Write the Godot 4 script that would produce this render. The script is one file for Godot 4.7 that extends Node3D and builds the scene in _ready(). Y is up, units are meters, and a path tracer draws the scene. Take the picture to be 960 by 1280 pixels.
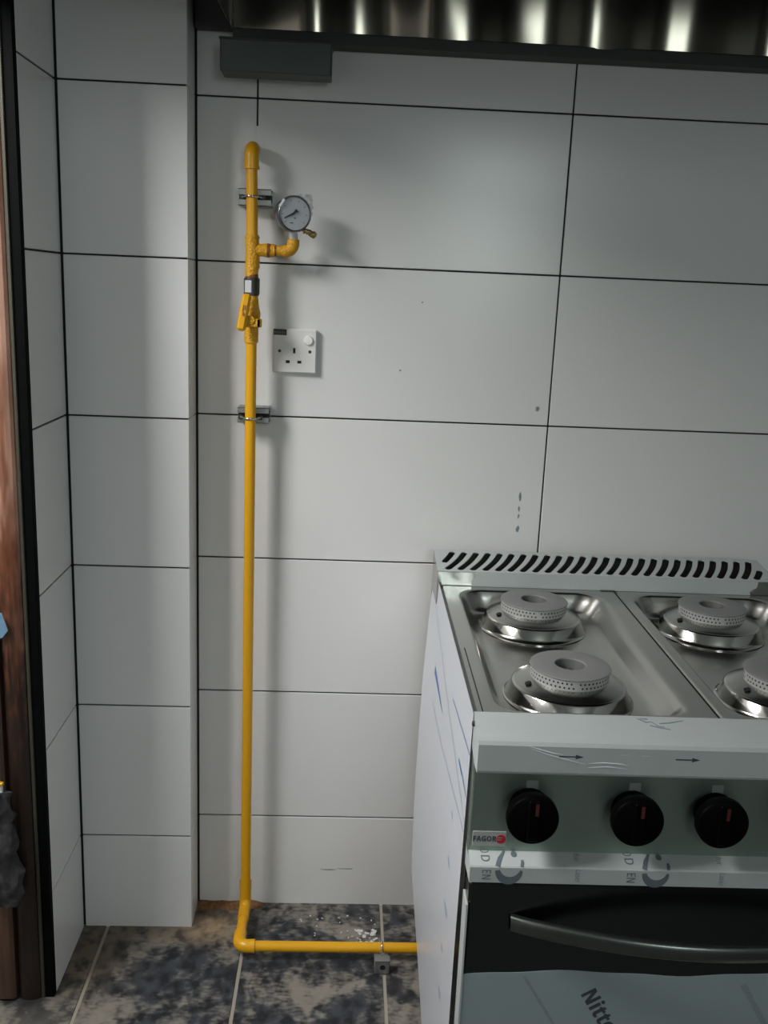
extends Node3D
# A corner of a tiled kitchen: yellow gas pipe on a white tiled wall, a film-wrapped gas range below a steel hood.

const UP := Vector3.UP
var M := {}
var rng := RandomNumberGenerator.new()
var used := {}

# ---------------------------------------------------------------- mesh helpers
class Mesher:
	var st := SurfaceTool.new()
	var n := 0
	func _init() -> void:
		st.begin(Mesh.PRIMITIVE_TRIANGLES)
	func v(p: Vector3, nn: Vector3, uv := Vector2.ZERO) -> void:
		st.set_normal(nn); st.set_uv(uv); st.add_vertex(p)
	func tri(a: Vector3, b: Vector3, c: Vector3) -> void:      # counter-clockwise seen from outside
		var nn := (b - a).cross(c - a)
		if nn.length() < 1e-14: return
		nn = nn.normalized()
		v(a, nn); v(c, nn); v(b, nn); n += 1
	func tri_n(a: Vector3, na: Vector3, b: Vector3, nb: Vector3, c: Vector3, nc: Vector3) -> void:
		if (b - a).cross(c - a).length() < 1e-14: return
		v(a, na); v(c, nc); v(b, nb); n += 1
	func quad(a: Vector3, b: Vector3, c: Vector3, d: Vector3) -> void:
		tri(a, b, c); tri(a, c, d)
	func quad_n(a: Vector3, na: Vector3, b: Vector3, nb: Vector3, c: Vector3, nc: Vector3, d: Vector3, nd: Vector3) -> void:
		tri_n(a, na, b, nb, c, nc); tri_n(a, na, c, nc, d, nd)
	func box(lo: Vector3, hi: Vector3, b := 0.0, t := Transform3D.IDENTITY) -> void:   # box with chamfered edges
		var c := (lo + hi) / 2.0
		var h := (hi - lo) / 2.0
		b = minf(b, minf(h.x, minf(h.y, h.z)) * 0.9)
		var ax := [Vector3(1, 0, 0), Vector3(0, 1, 0), Vector3(0, 0, 1)]
		for i in 3:
			var j := (i + 1) % 3
			var k := (i + 2) % 3
			for s in [-1.0, 1.0]:
				var o: Vector3 = ax[i] * h[i] * s
				var u: Vector3 = ax[j] * (h[j] - b)
				var w: Vector3 = ax[k] * (h[k] - b)
				if s > 0: quad(t * (c + o - u - w), t * (c + o + u - w), t * (c + o + u + w), t * (c + o - u + w))
				else: quad(t * (c + o - u - w), t * (c + o - u + w), t * (c + o + u + w), t * (c + o + u - w))
		if b <= 0.0: return
		for i in 3:
			var j := (i + 1) % 3
			var k := (i + 2) % 3
			for sj in [-1.0, 1.0]:
				for sk in [-1.0, 1.0]:
					var e: Vector3 = ax[i] * (h[i] - b)
					var p: Vector3 = ax[j] * sj * h[j] + ax[k] * sk * (h[k] - b)
					var q: Vector3 = ax[j] * sj * (h[j] - b) + ax[k] * sk * h[k]
					if sj * sk > 0: quad(t * (c + p - e), t * (c + p + e), t * (c + q + e), t * (c + q - e))
					else: quad(t * (c + p + e), t * (c + p - e), t * (c + q - e), t * (c + q + e))
		for sx in [-1.0, 1.0]:
			for sy in [-1.0, 1.0]:
				for sz in [-1.0, 1.0]:
					var s := Vector3(sx, sy, sz)
					var i0 := h - Vector3(b, b, b)
					var p := c + s * Vector3(h.x, i0.y, i0.z)
					var q := c + s * Vector3(i0.x, h.y, i0.z)
					var r := c + s * Vector3(i0.x, i0.y, h.z)
					if sx * sy * sz > 0: tri(t * p, t * q, t * r)
					else: tri(t * p, t * r, t * q)
	func lathe(prof: Array, seg := 32, t := Transform3D.IDENTITY, smooth := 0.7) -> void:  # prof: Vector2(r, y) going up on the outside
		var m := prof.size()
		var fn := []
		for i in m - 1:
			var d: Vector2 = prof[i + 1] - prof[i]
			fn.append(Vector2(d.y, -d.x).normalized())
		for i in m - 1:
			if (prof[i + 1] - prof[i]).length() < 1e-7: continue
			var a: Vector2 = fn[i]
			var b: Vector2 = fn[i]
			if i > 0 and fn[i - 1].dot(fn[i]) > smooth: a = (fn[i - 1] + fn[i]).normalized()
			if i < m - 2 and fn[i + 1].dot(fn[i]) > smooth: b = (fn[i + 1] + fn[i]).normalized()
			var p: Vector2 = prof[i]
			var q: Vector2 = prof[i + 1]
			for s in seg:
				var u0 := TAU * s / seg
				var u1 := TAU * (s + 1) / seg
				var d0 := Vector3(cos(u0), 0, -sin(u0))
				var d1 := Vector3(cos(u1), 0, -sin(u1))
				quad_n(t * (d0 * p.x + Vector3(0, p.y, 0)), t.basis * (d0 * a.x + Vector3(0, a.y, 0)),
					t * (d1 * p.x + Vector3(0, p.y, 0)), t.basis * (d1 * a.x + Vector3(0, a.y, 0)),
					t * (d1 * q.x + Vector3(0, q.y, 0)), t.basis * (d1 * b.x + Vector3(0, b.y, 0)),
					t * (d0 * q.x + Vector3(0, q.y, 0)), t.basis * (d0 * b.x + Vector3(0, b.y, 0)))
	func tube(path: Array, radii: Array, seg := 20, caps := true, flat := Vector2.ONE) -> void:
		var m := path.size()
		var tg := []
		for i in m:
			tg.append((path[mini(i + 1, m - 1)] - path[maxi(i - 1, 0)]).normalized())
		var up := Vector3(0.0, 0.0, 1.0)
		if absf(up.dot(tg[0])) > 0.9: up = Vector3(0, 1, 0)
		var rings := []
		var norms := []
		for i in m:
			var x: Vector3 = up.cross(tg[i]).normalized()
			var y: Vector3 = tg[i].cross(x).normalized()
			up = y
			var r: float = radii[mini(i, radii.size() - 1)]
			var ring := []
			var nn := []
			for s in seg:
				var u := TAU * s / seg
				ring.append(path[i] + (x * cos(u) * flat.x + y * sin(u) * flat.y) * r)
				nn.append((x * cos(u) / flat.x + y * sin(u) / flat.y).normalized())
			rings.append(ring); norms.append(nn)
		for i in m - 1:
			for s in seg:
				var e := (s + 1) % seg
				quad_n(rings[i][s], norms[i][s], rings[i][e], norms[i][e], rings[i + 1][e], norms[i + 1][e], rings[i + 1][s], norms[i + 1][s])
		if caps:
			for s in seg:
				var e := (s + 1) % seg
				tri(path[0], rings[0][e], rings[0][s])
				tri(path[m - 1], rings[m - 1][s], rings[m - 1][e])
	func extrude(poly: PackedVector2Array, depth: float, t := Transform3D.IDENTITY) -> void:  # poly in XY, from z=0 to z=depth
		if Geometry2D.is_polygon_clockwise(poly):
			poly = poly.duplicate(); poly.reverse()
		var ix := Geometry2D.triangulate_polygon(poly)
		var flip := false
		for k in range(0, ix.size(), 3):
			var a := poly[ix[k]]; var b := poly[ix[k + 1]]; var c := poly[ix[k + 2]]
			if (b - a).cross(c - a) < 0:
				var s := b; b = c; c = s
			tri(t * Vector3(a.x, a.y, depth), t * Vector3(b.x, b.y, depth), t * Vector3(c.x, c.y, depth))
			tri(t * Vector3(a.x, a.y, 0), t * Vector3(c.x, c.y, 0), t * Vector3(b.x, b.y, 0))
		for k in poly.size():
			var a := poly[k]; var b := poly[(k + 1) % poly.size()]
			quad(t * Vector3(a.x, a.y, 0), t * Vector3(b.x, b.y, 0), t * Vector3(b.x, b.y, depth), t * Vector3(a.x, a.y, depth))
	func loft(rings: Array, close_top := false, smooth_rings := true) -> void:   # rings of equal count, ordered so that outside is right-handed
		var m := rings.size()
		var k: int = rings[0].size()
		var nn := []
		for i in m:
			var row := []
			for s in k:
				var du: Vector3 = rings[i][(s + 1) % k] - rings[i][(s - 1 + k) % k]
				var dv: Vector3 = rings[mini(i + 1, m - 1)][s] - rings[maxi(i - 1, 0)][s]
				row.append(du.cross(dv).normalized())
			nn.append(row)
		for i in m - 1:
			for s in k:
				var e := (s + 1) % k
				if smooth_rings: quad_n(rings[i][s], nn[i][s], rings[i][e], nn[i][e], rings[i + 1][e], nn[i + 1][e], rings[i + 1][s], nn[i + 1][s])
				else: quad(rings[i][s], rings[i][e], rings[i + 1][e], rings[i + 1][s])
		if close_top:
			var c := Vector3.ZERO
			for p in rings[m - 1]: c += p
			c /= k
			for s in k: tri(rings[m - 1][s], rings[m - 1][(s + 1) % k], c)
	func sheet(pts: Array, thick := 0.0) -> void:        # grid rows of points; normals smoothed; thickness along the normal
		var r := pts.size()
		var c: int = pts[0].size()
		var nn := []
		for i in r:
			var row := []
			for j in c:
				var du: Vector3 = pts[i][mini(j + 1, c - 1)] - pts[i][maxi(j - 1, 0)]
				var dv: Vector3 = pts[mini(i + 1, r - 1)][j] - pts[maxi(i - 1, 0)][j]
				row.append(du.cross(dv).normalized())
			nn.append(row)
		for i in r - 1:
			for j in c - 1:
				quad_n(pts[i][j], nn[i][j], pts[i][j + 1], nn[i][j + 1], pts[i + 1][j + 1], nn[i + 1][j + 1], pts[i + 1][j], nn[i + 1][j])
				if thick > 0.0:
					quad_n(pts[i][j] - nn[i][j] * thick, -nn[i][j], pts[i + 1][j] - nn[i + 1][j] * thick, -nn[i + 1][j], pts[i + 1][j + 1] - nn[i + 1][j + 1] * thick, -nn[i + 1][j + 1], pts[i][j + 1] - nn[i][j + 1] * thick, -nn[i][j + 1])
		if thick > 0.0:
			for j in c - 1:
				quad(pts[0][j + 1], pts[0][j], pts[0][j] - nn[0][j] * thick, pts[0][j + 1] - nn[0][j + 1] * thick)
				quad(pts[r - 1][j], pts[r - 1][j + 1], pts[r - 1][j + 1] - nn[r - 1][j + 1] * thick, pts[r - 1][j] - nn[r - 1][j] * thick)
			for i in r - 1:
				quad(pts[i][0], pts[i + 1][0], pts[i + 1][0] - nn[i + 1][0] * thick, pts[i][0] - nn[i][0] * thick)
				quad(pts[i + 1][c - 1], pts[i][c - 1], pts[i][c - 1] - nn[i][c - 1] * thick, pts[i + 1][c - 1] - nn[i + 1][c - 1] * thick)
	func done() -> ArrayMesh:
		return st.commit()

func named(called: String) -> String:
	if not used.has(called):
		used[called] = 0
		return called
	used[called] += 1
	return "%s_%03d" % [called, used[called]]

func part(called: String, mesh: Mesh, mat: Material, parent: Node3D, label := "") -> MeshInstance3D:
	var o := MeshInstance3D.new()
	o.name = called
	o.mesh = mesh
	o.material_override = mat
	parent.add_child(o, true)
	if label: o.set_meta("label", label)
	return o

func thing(called: String, label: String, category: String, at := Vector3.ZERO, turn := 0.0, group := "") -> Node3D:
	var o := Node3D.new()
	o.name = named(called)
	add_child(o)
	o.position = at
	o.rotation.y = turn
	o.set_meta("label", label)
	o.set_meta("category", category)
	if group: o.set_meta("group", group)
	return o

func struct(called: String, mesh: Mesh, mat: Material, label: String, category: String) -> MeshInstance3D:
	var o := MeshInstance3D.new()
	o.name = called
	o.mesh = mesh
	o.material_override = mat
	add_child(o)
	o.set_meta("kind", "structure")
	o.set_meta("label", label)
	o.set_meta("category", category)
	return o

func mat(c: Color, rough := 0.5, metal := 0.0, spec := 0.5) -> StandardMaterial3D:
	var m := StandardMaterial3D.new()
	m.albedo_color = c.linear_to_srgb()        # colours below are linear reflectances
	m.roughness = rough
	m.metallic = metal
	m.metallic_specular = spec
	return m

func noise_tex(freq: float, oct: int, lo: Color, hi: Color, size := 256, seed_ := 1) -> NoiseTexture2D:
	var f := FastNoiseLite.new()
	f.seed = seed_; f.frequency = freq; f.fractal_octaves = oct
	f.noise_type = FastNoiseLite.TYPE_SIMPLEX_SMOOTH
	var t := NoiseTexture2D.new()
	t.width = size; t.height = size; t.seamless = true; t.noise = f
	var g := Gradient.new()
	g.set_color(0, lo); g.set_color(1, hi)
	t.color_ramp = g
	return t

func noise_normal(freq: float, oct: int, bump: float, size := 256, seed_ := 5) -> NoiseTexture2D:
	var f := FastNoiseLite.new()
	f.seed = seed_; f.frequency = freq; f.fractal_octaves = oct
	var t := NoiseTexture2D.new()
	t.width = size; t.height = size; t.seamless = true; t.noise = f
	t.as_normal_map = true; t.bump_strength = bump
	return t

func tri(m: StandardMaterial3D, s: Vector3) -> StandardMaterial3D:
	m.uv1_triplanar = true
	m.uv1_scale = s
	return m

func materials() -> void:
	M.tile = mat(Color(0.74, 0.745, 0.74), 0.24)
	M.tile_b = mat(Color(0.725, 0.732, 0.728), 0.24)
	M.mortar = mat(Color(0.016, 0.017, 0.018), 0.95)
	M.mortar_white = mat(Color(0.5, 0.51, 0.5), 0.9)
	M.plaster = mat(Color(0.78, 0.79, 0.78), 0.9)
	M.yellow = mat(Color(0.72, 0.36, 0.006), 0.34)
	M.yellow_rough = mat(Color(0.66, 0.33, 0.006), 0.42)
	M.yellow_rough.normal_enabled = true
	M.yellow_rough.normal_texture = noise_normal(0.05, 4, 6.0)
	M.yellow_rough.normal_scale = 1.0
	tri(M.yellow_rough, Vector3(14, 14, 14))
	M.rust = mat(Color(0.22, 0.07, 0.012), 0.6)
	M.zinc = mat(Color(0.36, 0.38, 0.37), 0.42, 0.85)
	M.chrome = mat(Color(0.75, 0.74, 0.72), 0.16, 1.0)
	M.black = mat(Color(0.006, 0.006, 0.006), 0.7)
	M.dark_metal = mat(Color(0.08, 0.075, 0.07), 0.5, 0.7)
	M.tape = mat(Color(0.62, 0.63, 0.66), 0.5)
	M.steel = mat(Color(0.50, 0.50, 0.475), 0.24, 1.0)
	M.steel.normal_enabled = true
	M.steel.normal_texture = noise_normal(0.02, 3, 0.6)
	M.steel.normal_scale = 0.25
	tri(M.steel, Vector3(3, 3, 3))
	M.steel_bright = mat(Color(0.62, 0.61, 0.58), 0.13, 1.0)
	M.steel_panel = mat(Color(0.30, 0.31, 0.29), 0.22, 1.0)
	M.steel_handle = mat(Color(0.17, 0.185, 0.175), 0.3, 1.0)
	M.steel_hood = mat(Color(0.18, 0.168, 0.142), 0.15, 1.0)
	M.steel_door = mat(Color(0.075, 0.083, 0.08), 0.26, 1.0)
	M.steel_control = mat(Color(0.36, 0.44, 0.395), 0.42, 1.0)
	M.steel_dull = mat(Color(0.075, 0.08, 0.075), 0.6, 0.6)
	M.steel_box = mat(Color(0.10, 0.112, 0.105), 0.5, 0.7)
	M.cap = mat(Color(0.20, 0.205, 0.205), 0.62)
	M.cap_side = mat(Color(0.42, 0.425, 0.42), 0.5, 0.2)
	M.well = mat(Color(0.11, 0.112, 0.11), 0.6)  # burner well coloured darker to stand for the shade inside it
	M.film = mat(Color(0.43, 0.465, 0.465), 0.42)
	M.film.normal_enabled = true
	M.film.normal_texture = noise_normal(0.01, 3, 2.0)
	M.film.normal_scale = 0.35
	tri(M.film, Vector3(3, 3, 3))
	M.film_grey = mat(Color(0.27, 0.325, 0.34), 0.45)
	M.film_side = mat(Color(0.60, 0.63, 0.68), 0.38)
	M.film_side.transparency = BaseMaterial3D.TRANSPARENCY_ALPHA
	M.film_side.albedo_color.a = 0.9
	M.print_blue = mat(Color(0.07, 0.16, 0.42), 0.5)
	M.print_pale = mat(Color(0.33, 0.42, 0.60), 0.5)
	M.print_dark = mat(Color(0.045, 0.055, 0.065), 0.5)
	M.print_mid = mat(Color(0.11, 0.14, 0.16), 0.5)
	M.print_faint = mat(Color(0.20, 0.24, 0.26), 0.5)
	M.knob = mat(Color(0.002, 0.002, 0.002), 0.45, 0.0, 0.12)
	M.red = mat(Color(0.075, 0.008, 0.007), 0.5)
	M.badge = mat(Color(0.33, 0.35, 0.34), 0.4)
	M.badge_red = mat(Color(0.42, 0.012, 0.02), 0.4)
	M.sticker = mat(Color(0.22, 0.24, 0.23), 0.5)
	M.plastic_white = mat(Color(0.74, 0.74, 0.73), 0.35)
	M.switch_white = mat(Color(0.85, 0.85, 0.84), 0.3)
	M.dial = mat(Color(0.60, 0.62, 0.67), 0.35)
	M.bezel = mat(Color(0.18, 0.19, 0.21), 0.3, 0.8)
	M.wrap = mat(Color(0.7, 0.72, 0.74), 0.3)
	M.wrap.transparency = BaseMaterial3D.TRANSPARENCY_ALPHA
	M.wrap.albedo_color.a = 0.6
	M.brass = mat(Color(0.30, 0.22, 0.10), 0.4, 0.8)
	# wood of the door jamb
	M.wood = mat(Color(1, 1, 1), 0.38)
	M.wood.albedo_texture = noise_tex(0.02, 4, Color(0.24, 0.165, 0.13), Color(0.42, 0.32, 0.26), 256, 7)
	tri(M.wood, Vector3(6, 0.5, 6))
	M.wood_dark = mat(Color(0.022, 0.013, 0.008), 0.5)
	# bead: pale wood above breast height, dark below, with a ragged edge
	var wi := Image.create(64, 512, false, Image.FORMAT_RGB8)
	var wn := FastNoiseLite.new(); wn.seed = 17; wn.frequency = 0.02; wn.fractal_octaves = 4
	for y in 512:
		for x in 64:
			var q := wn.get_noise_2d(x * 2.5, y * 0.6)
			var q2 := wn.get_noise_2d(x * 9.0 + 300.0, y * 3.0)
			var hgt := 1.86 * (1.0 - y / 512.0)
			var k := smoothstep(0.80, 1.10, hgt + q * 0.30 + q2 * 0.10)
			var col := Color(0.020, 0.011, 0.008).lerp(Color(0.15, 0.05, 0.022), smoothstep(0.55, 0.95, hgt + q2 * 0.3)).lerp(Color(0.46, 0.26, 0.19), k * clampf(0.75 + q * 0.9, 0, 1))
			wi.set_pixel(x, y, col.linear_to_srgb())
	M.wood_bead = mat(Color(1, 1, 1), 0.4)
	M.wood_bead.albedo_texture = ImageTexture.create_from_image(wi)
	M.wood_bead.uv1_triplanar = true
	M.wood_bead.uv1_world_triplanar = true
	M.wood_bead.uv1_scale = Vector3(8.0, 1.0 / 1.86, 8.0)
	M.olive = mat(Color(0.045, 0.043, 0.027), 0.7)
	M.seal = mat(Color(0.003, 0.0035, 0.0035), 0.7, 0.0, 0.15)
	M.rag = mat(Color(1, 1, 1), 0.95)
	M.rag.albedo_texture = noise_tex(0.03, 4, Color(0.10, 0.105, 0.11), Color(0.36, 0.35, 0.36), 256, 9)
	tri(M.rag, Vector3(5, 5, 5))
	M.sticker_blue = mat(Color(0.18, 0.33, 0.48), 0.5)
	M.sand = mat(Color(1, 1, 1), 0.95)
	M.sand.albedo_texture = noise_tex(0.04, 4, Color(0.42, 0.25, 0.13), Color(0.56, 0.44, 0.31), 256, 3)
	M.sand.uv1_triplanar = true
	M.sand.uv1_scale = Vector3(8, 8, 8)
	M.flake = mat(Color(0.6, 0.6, 0.58), 0.7)
	M.grout = mat(Color(0.34, 0.31, 0.26), 0.95)
	M.outdoor = mat(Color(0.28, 0.28, 0.25), 0.9)
	M.ceiling = mat(Color(0.5, 0.5, 0.49), 0.9)
	M.room_floor = mat(Color(0.09, 0.09, 0.09), 0.7)
	M.room_wall = mat(Color(0.40, 0.41, 0.40), 0.6)
	M.glass = mat(Color(0.9, 0.95, 0.95), 0.02)
	M.glass.transparency = BaseMaterial3D.TRANSPARENCY_ALPHA
	M.glass.albedo_color.a = 0.08
	M.frosted = mat(Color(0.6, 0.62, 0.62), 0.5)
	M.frosted.emission_enabled = true
	M.frosted.emission = Color(0.96, 0.97, 0.95)
	M.frosted.emission_energy_multiplier = 0.4
	M.frame = mat(Color(0.5, 0.5, 0.48), 0.5)

func floor_material() -> StandardMaterial3D:
	# slate coloured tile with dried cement dust, sand and footmarks, laid out over 1.5 m x 1.5 m of floor
	var n := 900
	var im := Image.create(n, n, false, Image.FORMAT_RGB8)
	var a := FastNoiseLite.new(); a.seed = 11; a.frequency = 0.011; a.fractal_octaves = 5
	var b := FastNoiseLite.new(); b.seed = 23; b.frequency = 0.045; b.fractal_octaves = 4
	var c := FastNoiseLite.new(); c.seed = 31; c.frequency = 0.006; c.fractal_octaves = 3
	var e := FastNoiseLite.new(); e.seed = 47; e.frequency = 0.10; e.fractal_octaves = 3
	var slate := Color(0.008, 0.010, 0.014)
	var slate2 := Color(0.040, 0.046, 0.056)
	var dust := Color(0.27, 0.245, 0.205)
	var sand := Color(0.40, 0.29, 0.18)
	var brown := Color(0.17, 0.13, 0.085)
	for y in n:
		for x in n:
			var wx := -0.6 + 1.5 * x / n
			var wz := -0.1 + 1.5 * y / n
			var na := a.get_noise_2d(x + 40.0 * c.get_noise_2d(x * 2.0, y * 2.0), y + 40.0 * c.get_noise_2d(x * 2.0 + 500.0, y * 2.0))
			var nb := b.get_noise_2d(x, y * 0.8)
			var nc := c.get_noise_2d(x, y)
			var col := slate.lerp(slate2, clampf(0.5 + nb * 1.3, 0, 1))
			var ne := e.get_noise_2d(x * 0.7, y * 1.6)
			var d := clampf(0.24 + na * 1.25 + nb * 0.5 + ne * 0.4 + nc * 0.6, 0, 1)
			# more dust near the walls and on the grout side of the pillar; paler at the doorway
			d += 0.30 * clampf(1.0 - wz / 0.06, 0, 1)
			d += 0.25 * exp(-(pow((wx - 0.08) / 0.09, 2) + pow((wz - 0.10) / 0.06, 2)))
			d += 0.55 * exp(-(pow((wx + 0.20) / 0.14, 2) + pow((wz - 0.40) / 0.08, 2)))
			d += 0.30 * exp(-(pow((wx - 0.42) / 0.09, 2) + pow((wz - 0.10) / 0.05, 2)))
			d += 0.22 * exp(-(pow((wx - 0.52) / 0.06, 2) + pow((wz - 0.25) / 0.08, 2)))
			d = smoothstep(0.05, 1.15, d)
			col = col.lerp(dust, d * 0.85)
			var br := exp(-(pow((wx + 0.13) / 0.07, 2) + pow((wz - 0.17) / 0.12, 2))) + 0.6 * exp(-(pow((wx + 0.02) / 0.12, 2) + pow((wz - 0.10) / 0.035, 2)))
			col = col.lerp(brown, clampf(br * (0.75 + nb), 0, 0.8))
			var sd := exp(-(pow((wx - 0.10) / 0.06, 2) + pow((wz - 0.085) / 0.045, 2)))
			col = col.lerp(sand, clampf(sd * (0.8 + nb * 0.8), 0, 0.85))
			im.set_pixel(x, y, col.linear_to_srgb())
	var m := mat(Color(1, 1, 1), 0.62)
	m.albedo_texture = ImageTexture.create_from_image(im)
	m.normal_enabled = true
	m.normal_texture = noise_normal(0.03, 4, 4.0, 512, 41)
	m.normal_scale = 0.5
	return m

# ---------------------------------------------------------------- start
func _ready() -> void:
	rng.seed = 4
	var cam := Camera3D.new()
	cam.name = "camera"
	add_child(cam)
	cam.position = Vector3(0.36716, 1.38035, 1.92855)
	cam.basis = Basis(Vector3.UP, -0.04421) * Basis(Vector3.RIGHT, -0.22944) * Basis(Vector3.BACK, 0.0425)
	cam.fov = 56.5793
	cam.near = 0.02
	cam.current = true

	var env := Environment.new()
	env.background_mode = Environment.BG_SKY
	var sky := Sky.new()
	var sm := ProceduralSkyMaterial.new()
	sm.sky_top_color = Color(0.84, 0.86, 0.88)
	sm.sky_horizon_color = Color(0.92, 0.93, 0.94)
	sm.sky_energy_multiplier = 1.0
	sm.ground_bottom_color = Color(0.45, 0.45, 0.42)
	sm.ground_horizon_color = Color(0.6, 0.6, 0.58)
	sm.sun_angle_max = 0.0
	sky.sky_material = sm
	env.sky = sky
	env.tonemap_mode = Environment.TONE_MAPPER_LINEAR
	env.tonemap_exposure = 1.0
	env.sdfgi_enabled = true
	env.ssao_enabled = true
	env.ssil_enabled = true
	var we := WorldEnvironment.new()
	we.name = "environment"
	we.environment = env
	add_child(we)

	# key light from an unseen window in the left passage, fill from an unseen window behind the camera
	area_light("passage_daylight", Vector3(-0.925, 2.36, 1.00), Vector3(1, 0, 0), Vector2(0.80, 0.74), 9.2, Color(1.0, 0.99, 0.98))
	area_light("rear_daylight", Vector3(1.2, 1.9, 4.17), Vector3(0, 0, -1), Vector2(0.5, 1.1), 1.75, Color(0.95, 1.0, 0.99))

	materials()
	room()
	door_jamb()
	hood()
	stove()
	gas_pipe()
	small_things()

func area_light(called: String, at: Vector3, towards: Vector3, size: Vector2, energy: float, c: Color) -> void:
	var l := AreaLight3D.new()
	l.name = called
	add_child(l)
	l.look_at_from_position(at, at + towards)
	l.area_size = size
	l.light_energy = energy
	l.light_color = c
	l.area_range = 12.0
	l.area_attenuation = 2.0
	l.shadow_enabled = true

# ---------------------------------------------------------------- the room
const ROW := [1.7213, 1.4213, 1.1213, 0.8213, 0.5213, 0.2213]     # horizontal joints
const XL := -0.1687     # left wall
const PX := 0.0648      # right face of the pillar
const PZ := 0.0882      # front face of the pillar
const XB := 0.78157     # one vertical joint of the back wall

func tile(parent: Node3D, lo: Vector3, hi: Vector3, k := 0) -> void:
	var m := Mesher.new()
	m.box(lo, hi, 0.0009)
	part("tile", m.done(), M.tile if k % 3 else M.tile_b, parent)

func room() -> void:
	var m := Mesher.new()
	var top := 2.75
	# back wall: dark bed behind the tiles
	m.box(Vector3(XL - 0.15, -0.1, -0.16), Vector3(3.1, top + 0.1, -0.0035))
	var wb := struct("wall_back", m.done(), M.mortar, "white tiled wall behind the gas pipe and the range", "wall")
	var g := 0.0016
	var xs := [PX + 0.002, XB - 0.6, XB, XB + 0.6, XB + 1.2, 3.0]
	var ys := [2.6213, 2.3213, 2.0213] + ROW + [-0.02]
	for i in xs.size() - 1:
		for j in ys.size() - 1:
			tile(wb, Vector3(xs[i] + g, ys[j + 1] + g, -0.01), Vector3(xs[i + 1] - g, ys[j] - g, 0.0), i + j * 2)
	# the joint behind the pipe is filled with pale grout below its first hand's breadth
	m = Mesher.new()
	m.box(Vector3(XB - 0.6 - 0.003, 0.0, -0.004), Vector3(XB - 0.6 + 0.003, 1.672, -0.0003))
	part("grout_strip", m.done(), M.tile, wb)
	# faint scuffs on the tiles
	for s in [[0.735, 0.972, 0.003, 0.012], [0.7345, 0.945, 0.002, 0.007], [0.7345, 0.93, 0.002, 0.006], [0.735, 0.903, 0.004, 0.008], [0.757, 1.156, 0.005, 0.006], [0.511, 1.359, 0.002, 0.002], [0.473, 1.223, 0.0022, 0.0022], [0.36, 0.088, 0.02, 0.0016], [0.40, 0.091, 0.02, 0.0012]]:
		m = Mesher.new()
		var pp := PackedVector2Array()
		for k in 10:
			var u := TAU * k / 10
			var rr := rng.randf_range(0.6, 1.1)
			pp.append(Vector2(cos(u) * s[2] * rr, sin(u) * s[3] * rr))
		m.extrude(pp, 0.0004, Transform3D(Basis.IDENTITY, Vector3(s[0], s[1], -0.0001)))
		part("scuff", m.done(), M.print_faint, wb)

	# pillar in the corner
	m = Mesher.new()
	m.box(Vector3(XL - 0.01, -0.05, -0.02), Vector3(PX - 0.004, top, PZ - 0.0035))
	var wp := struct("wall_pillar", m.done(), M.mortar, "narrow white tiled pillar in the corner left of the gas pipe", "pillar")
	for j in ys.size() - 1:
		tile(wp, Vector3(XL + 0.0035, ys[j + 1] + g, PZ - 0.01), Vector3(PX - 0.0002, ys[j] - g, PZ), j)
		tile(wp, Vector3(PX - 0.0095, ys[j + 1] + 0.0006, 0.003), Vector3(PX, ys[j] - 0.0006, PZ - 0.011), j + 1)

	# left wall between pillar and doorway, and beyond the doorway
	var z1 := 0.291
	m = Mesher.new()
	m.box(Vector3(XL - 0.14, -0.05, -0.02), Vector3(XL - 0.0035, top, z1))
	m.box(Vector3(XL - 0.14, 1.86, z1), Vector3(XL - 0.002, top, 2.45))
	m.box(Vector3(XL - 0.14, -0.05, 2.45), Vector3(XL - 0.002, top, 4.3))
	var wl := struct("wall_left", m.done(), M.mortar, "left wall with white tiles ending at the wooden door frame", "wall")
	for j in ys.size() - 1:
		tile(wl, Vector3(XL - 0.01, ys[j + 1] + 0.0017, PZ + 0.0025), Vector3(XL, ys[j] - 0.0017, z1 - 0.003), j)
	m = Mesher.new()
	m.box(Vector3(XL - 0.004, 1.87, z1), Vector3(XL, top, 2.45))
	m.box(Vector3(XL - 0.004, 0.0, 2.5), Vector3(XL, top, 4.3))
	part("wall_finish", m.done(), M.room_wall, wl)

	# right, front, ceiling
	m = Mesher.new()
	m.box(Vector3(3.0, -0.05, -0.1), Vector3(3.15, top + 0.1, 4.4))
	struct("wall_right", m.done(), M.plaster, "plain pale right wall of the kitchen", "wall")
	m = Mesher.new()
	var fz0 := 4.2
	var fz1 := 4.35
	var wx0 := 0.93; var wx1 := 1.47; var wy0 := 1.3; var wy1 := 2.5
	m.box(Vector3(XL - 0.14, -0.05, fz0), Vector3(wx0, top, fz1))
	m.box(Vector3(wx1, -0.05, fz0), Vector3(3.1, top, fz1))
	m.box(Vector3(wx0, -0.05, fz0), Vector3(wx1, wy0, fz1))
	m.box(Vector3(wx0, wy1, fz0), Vector3(wx1, top, fz1))
	struct("wall_front", m.done(), M.room_wall, "plain wall behind the camera with a window", "wall")
	m = Mesher.new()
	var w := 0.05
	m.box(Vector3(wx0, wy0, fz0 + 0.03), Vector3(wx0 + w, wy1, fz0 + 0.09), 0.004)
	m.box(Vector3(wx1 - w, wy0, fz0 + 0.03), Vector3(wx1, wy1, fz0 + 0.09), 0.004)
	m.box(Vector3(wx0 + w, wy0, fz0 + 0.03), Vector3(wx1 - w, wy0 + w, fz0 + 0.09), 0.004)
	m.box(Vector3(wx0 + w, wy1 - w, fz0 + 0.03), Vector3(wx1 - w, wy1, fz0 + 0.09), 0.004)
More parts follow.
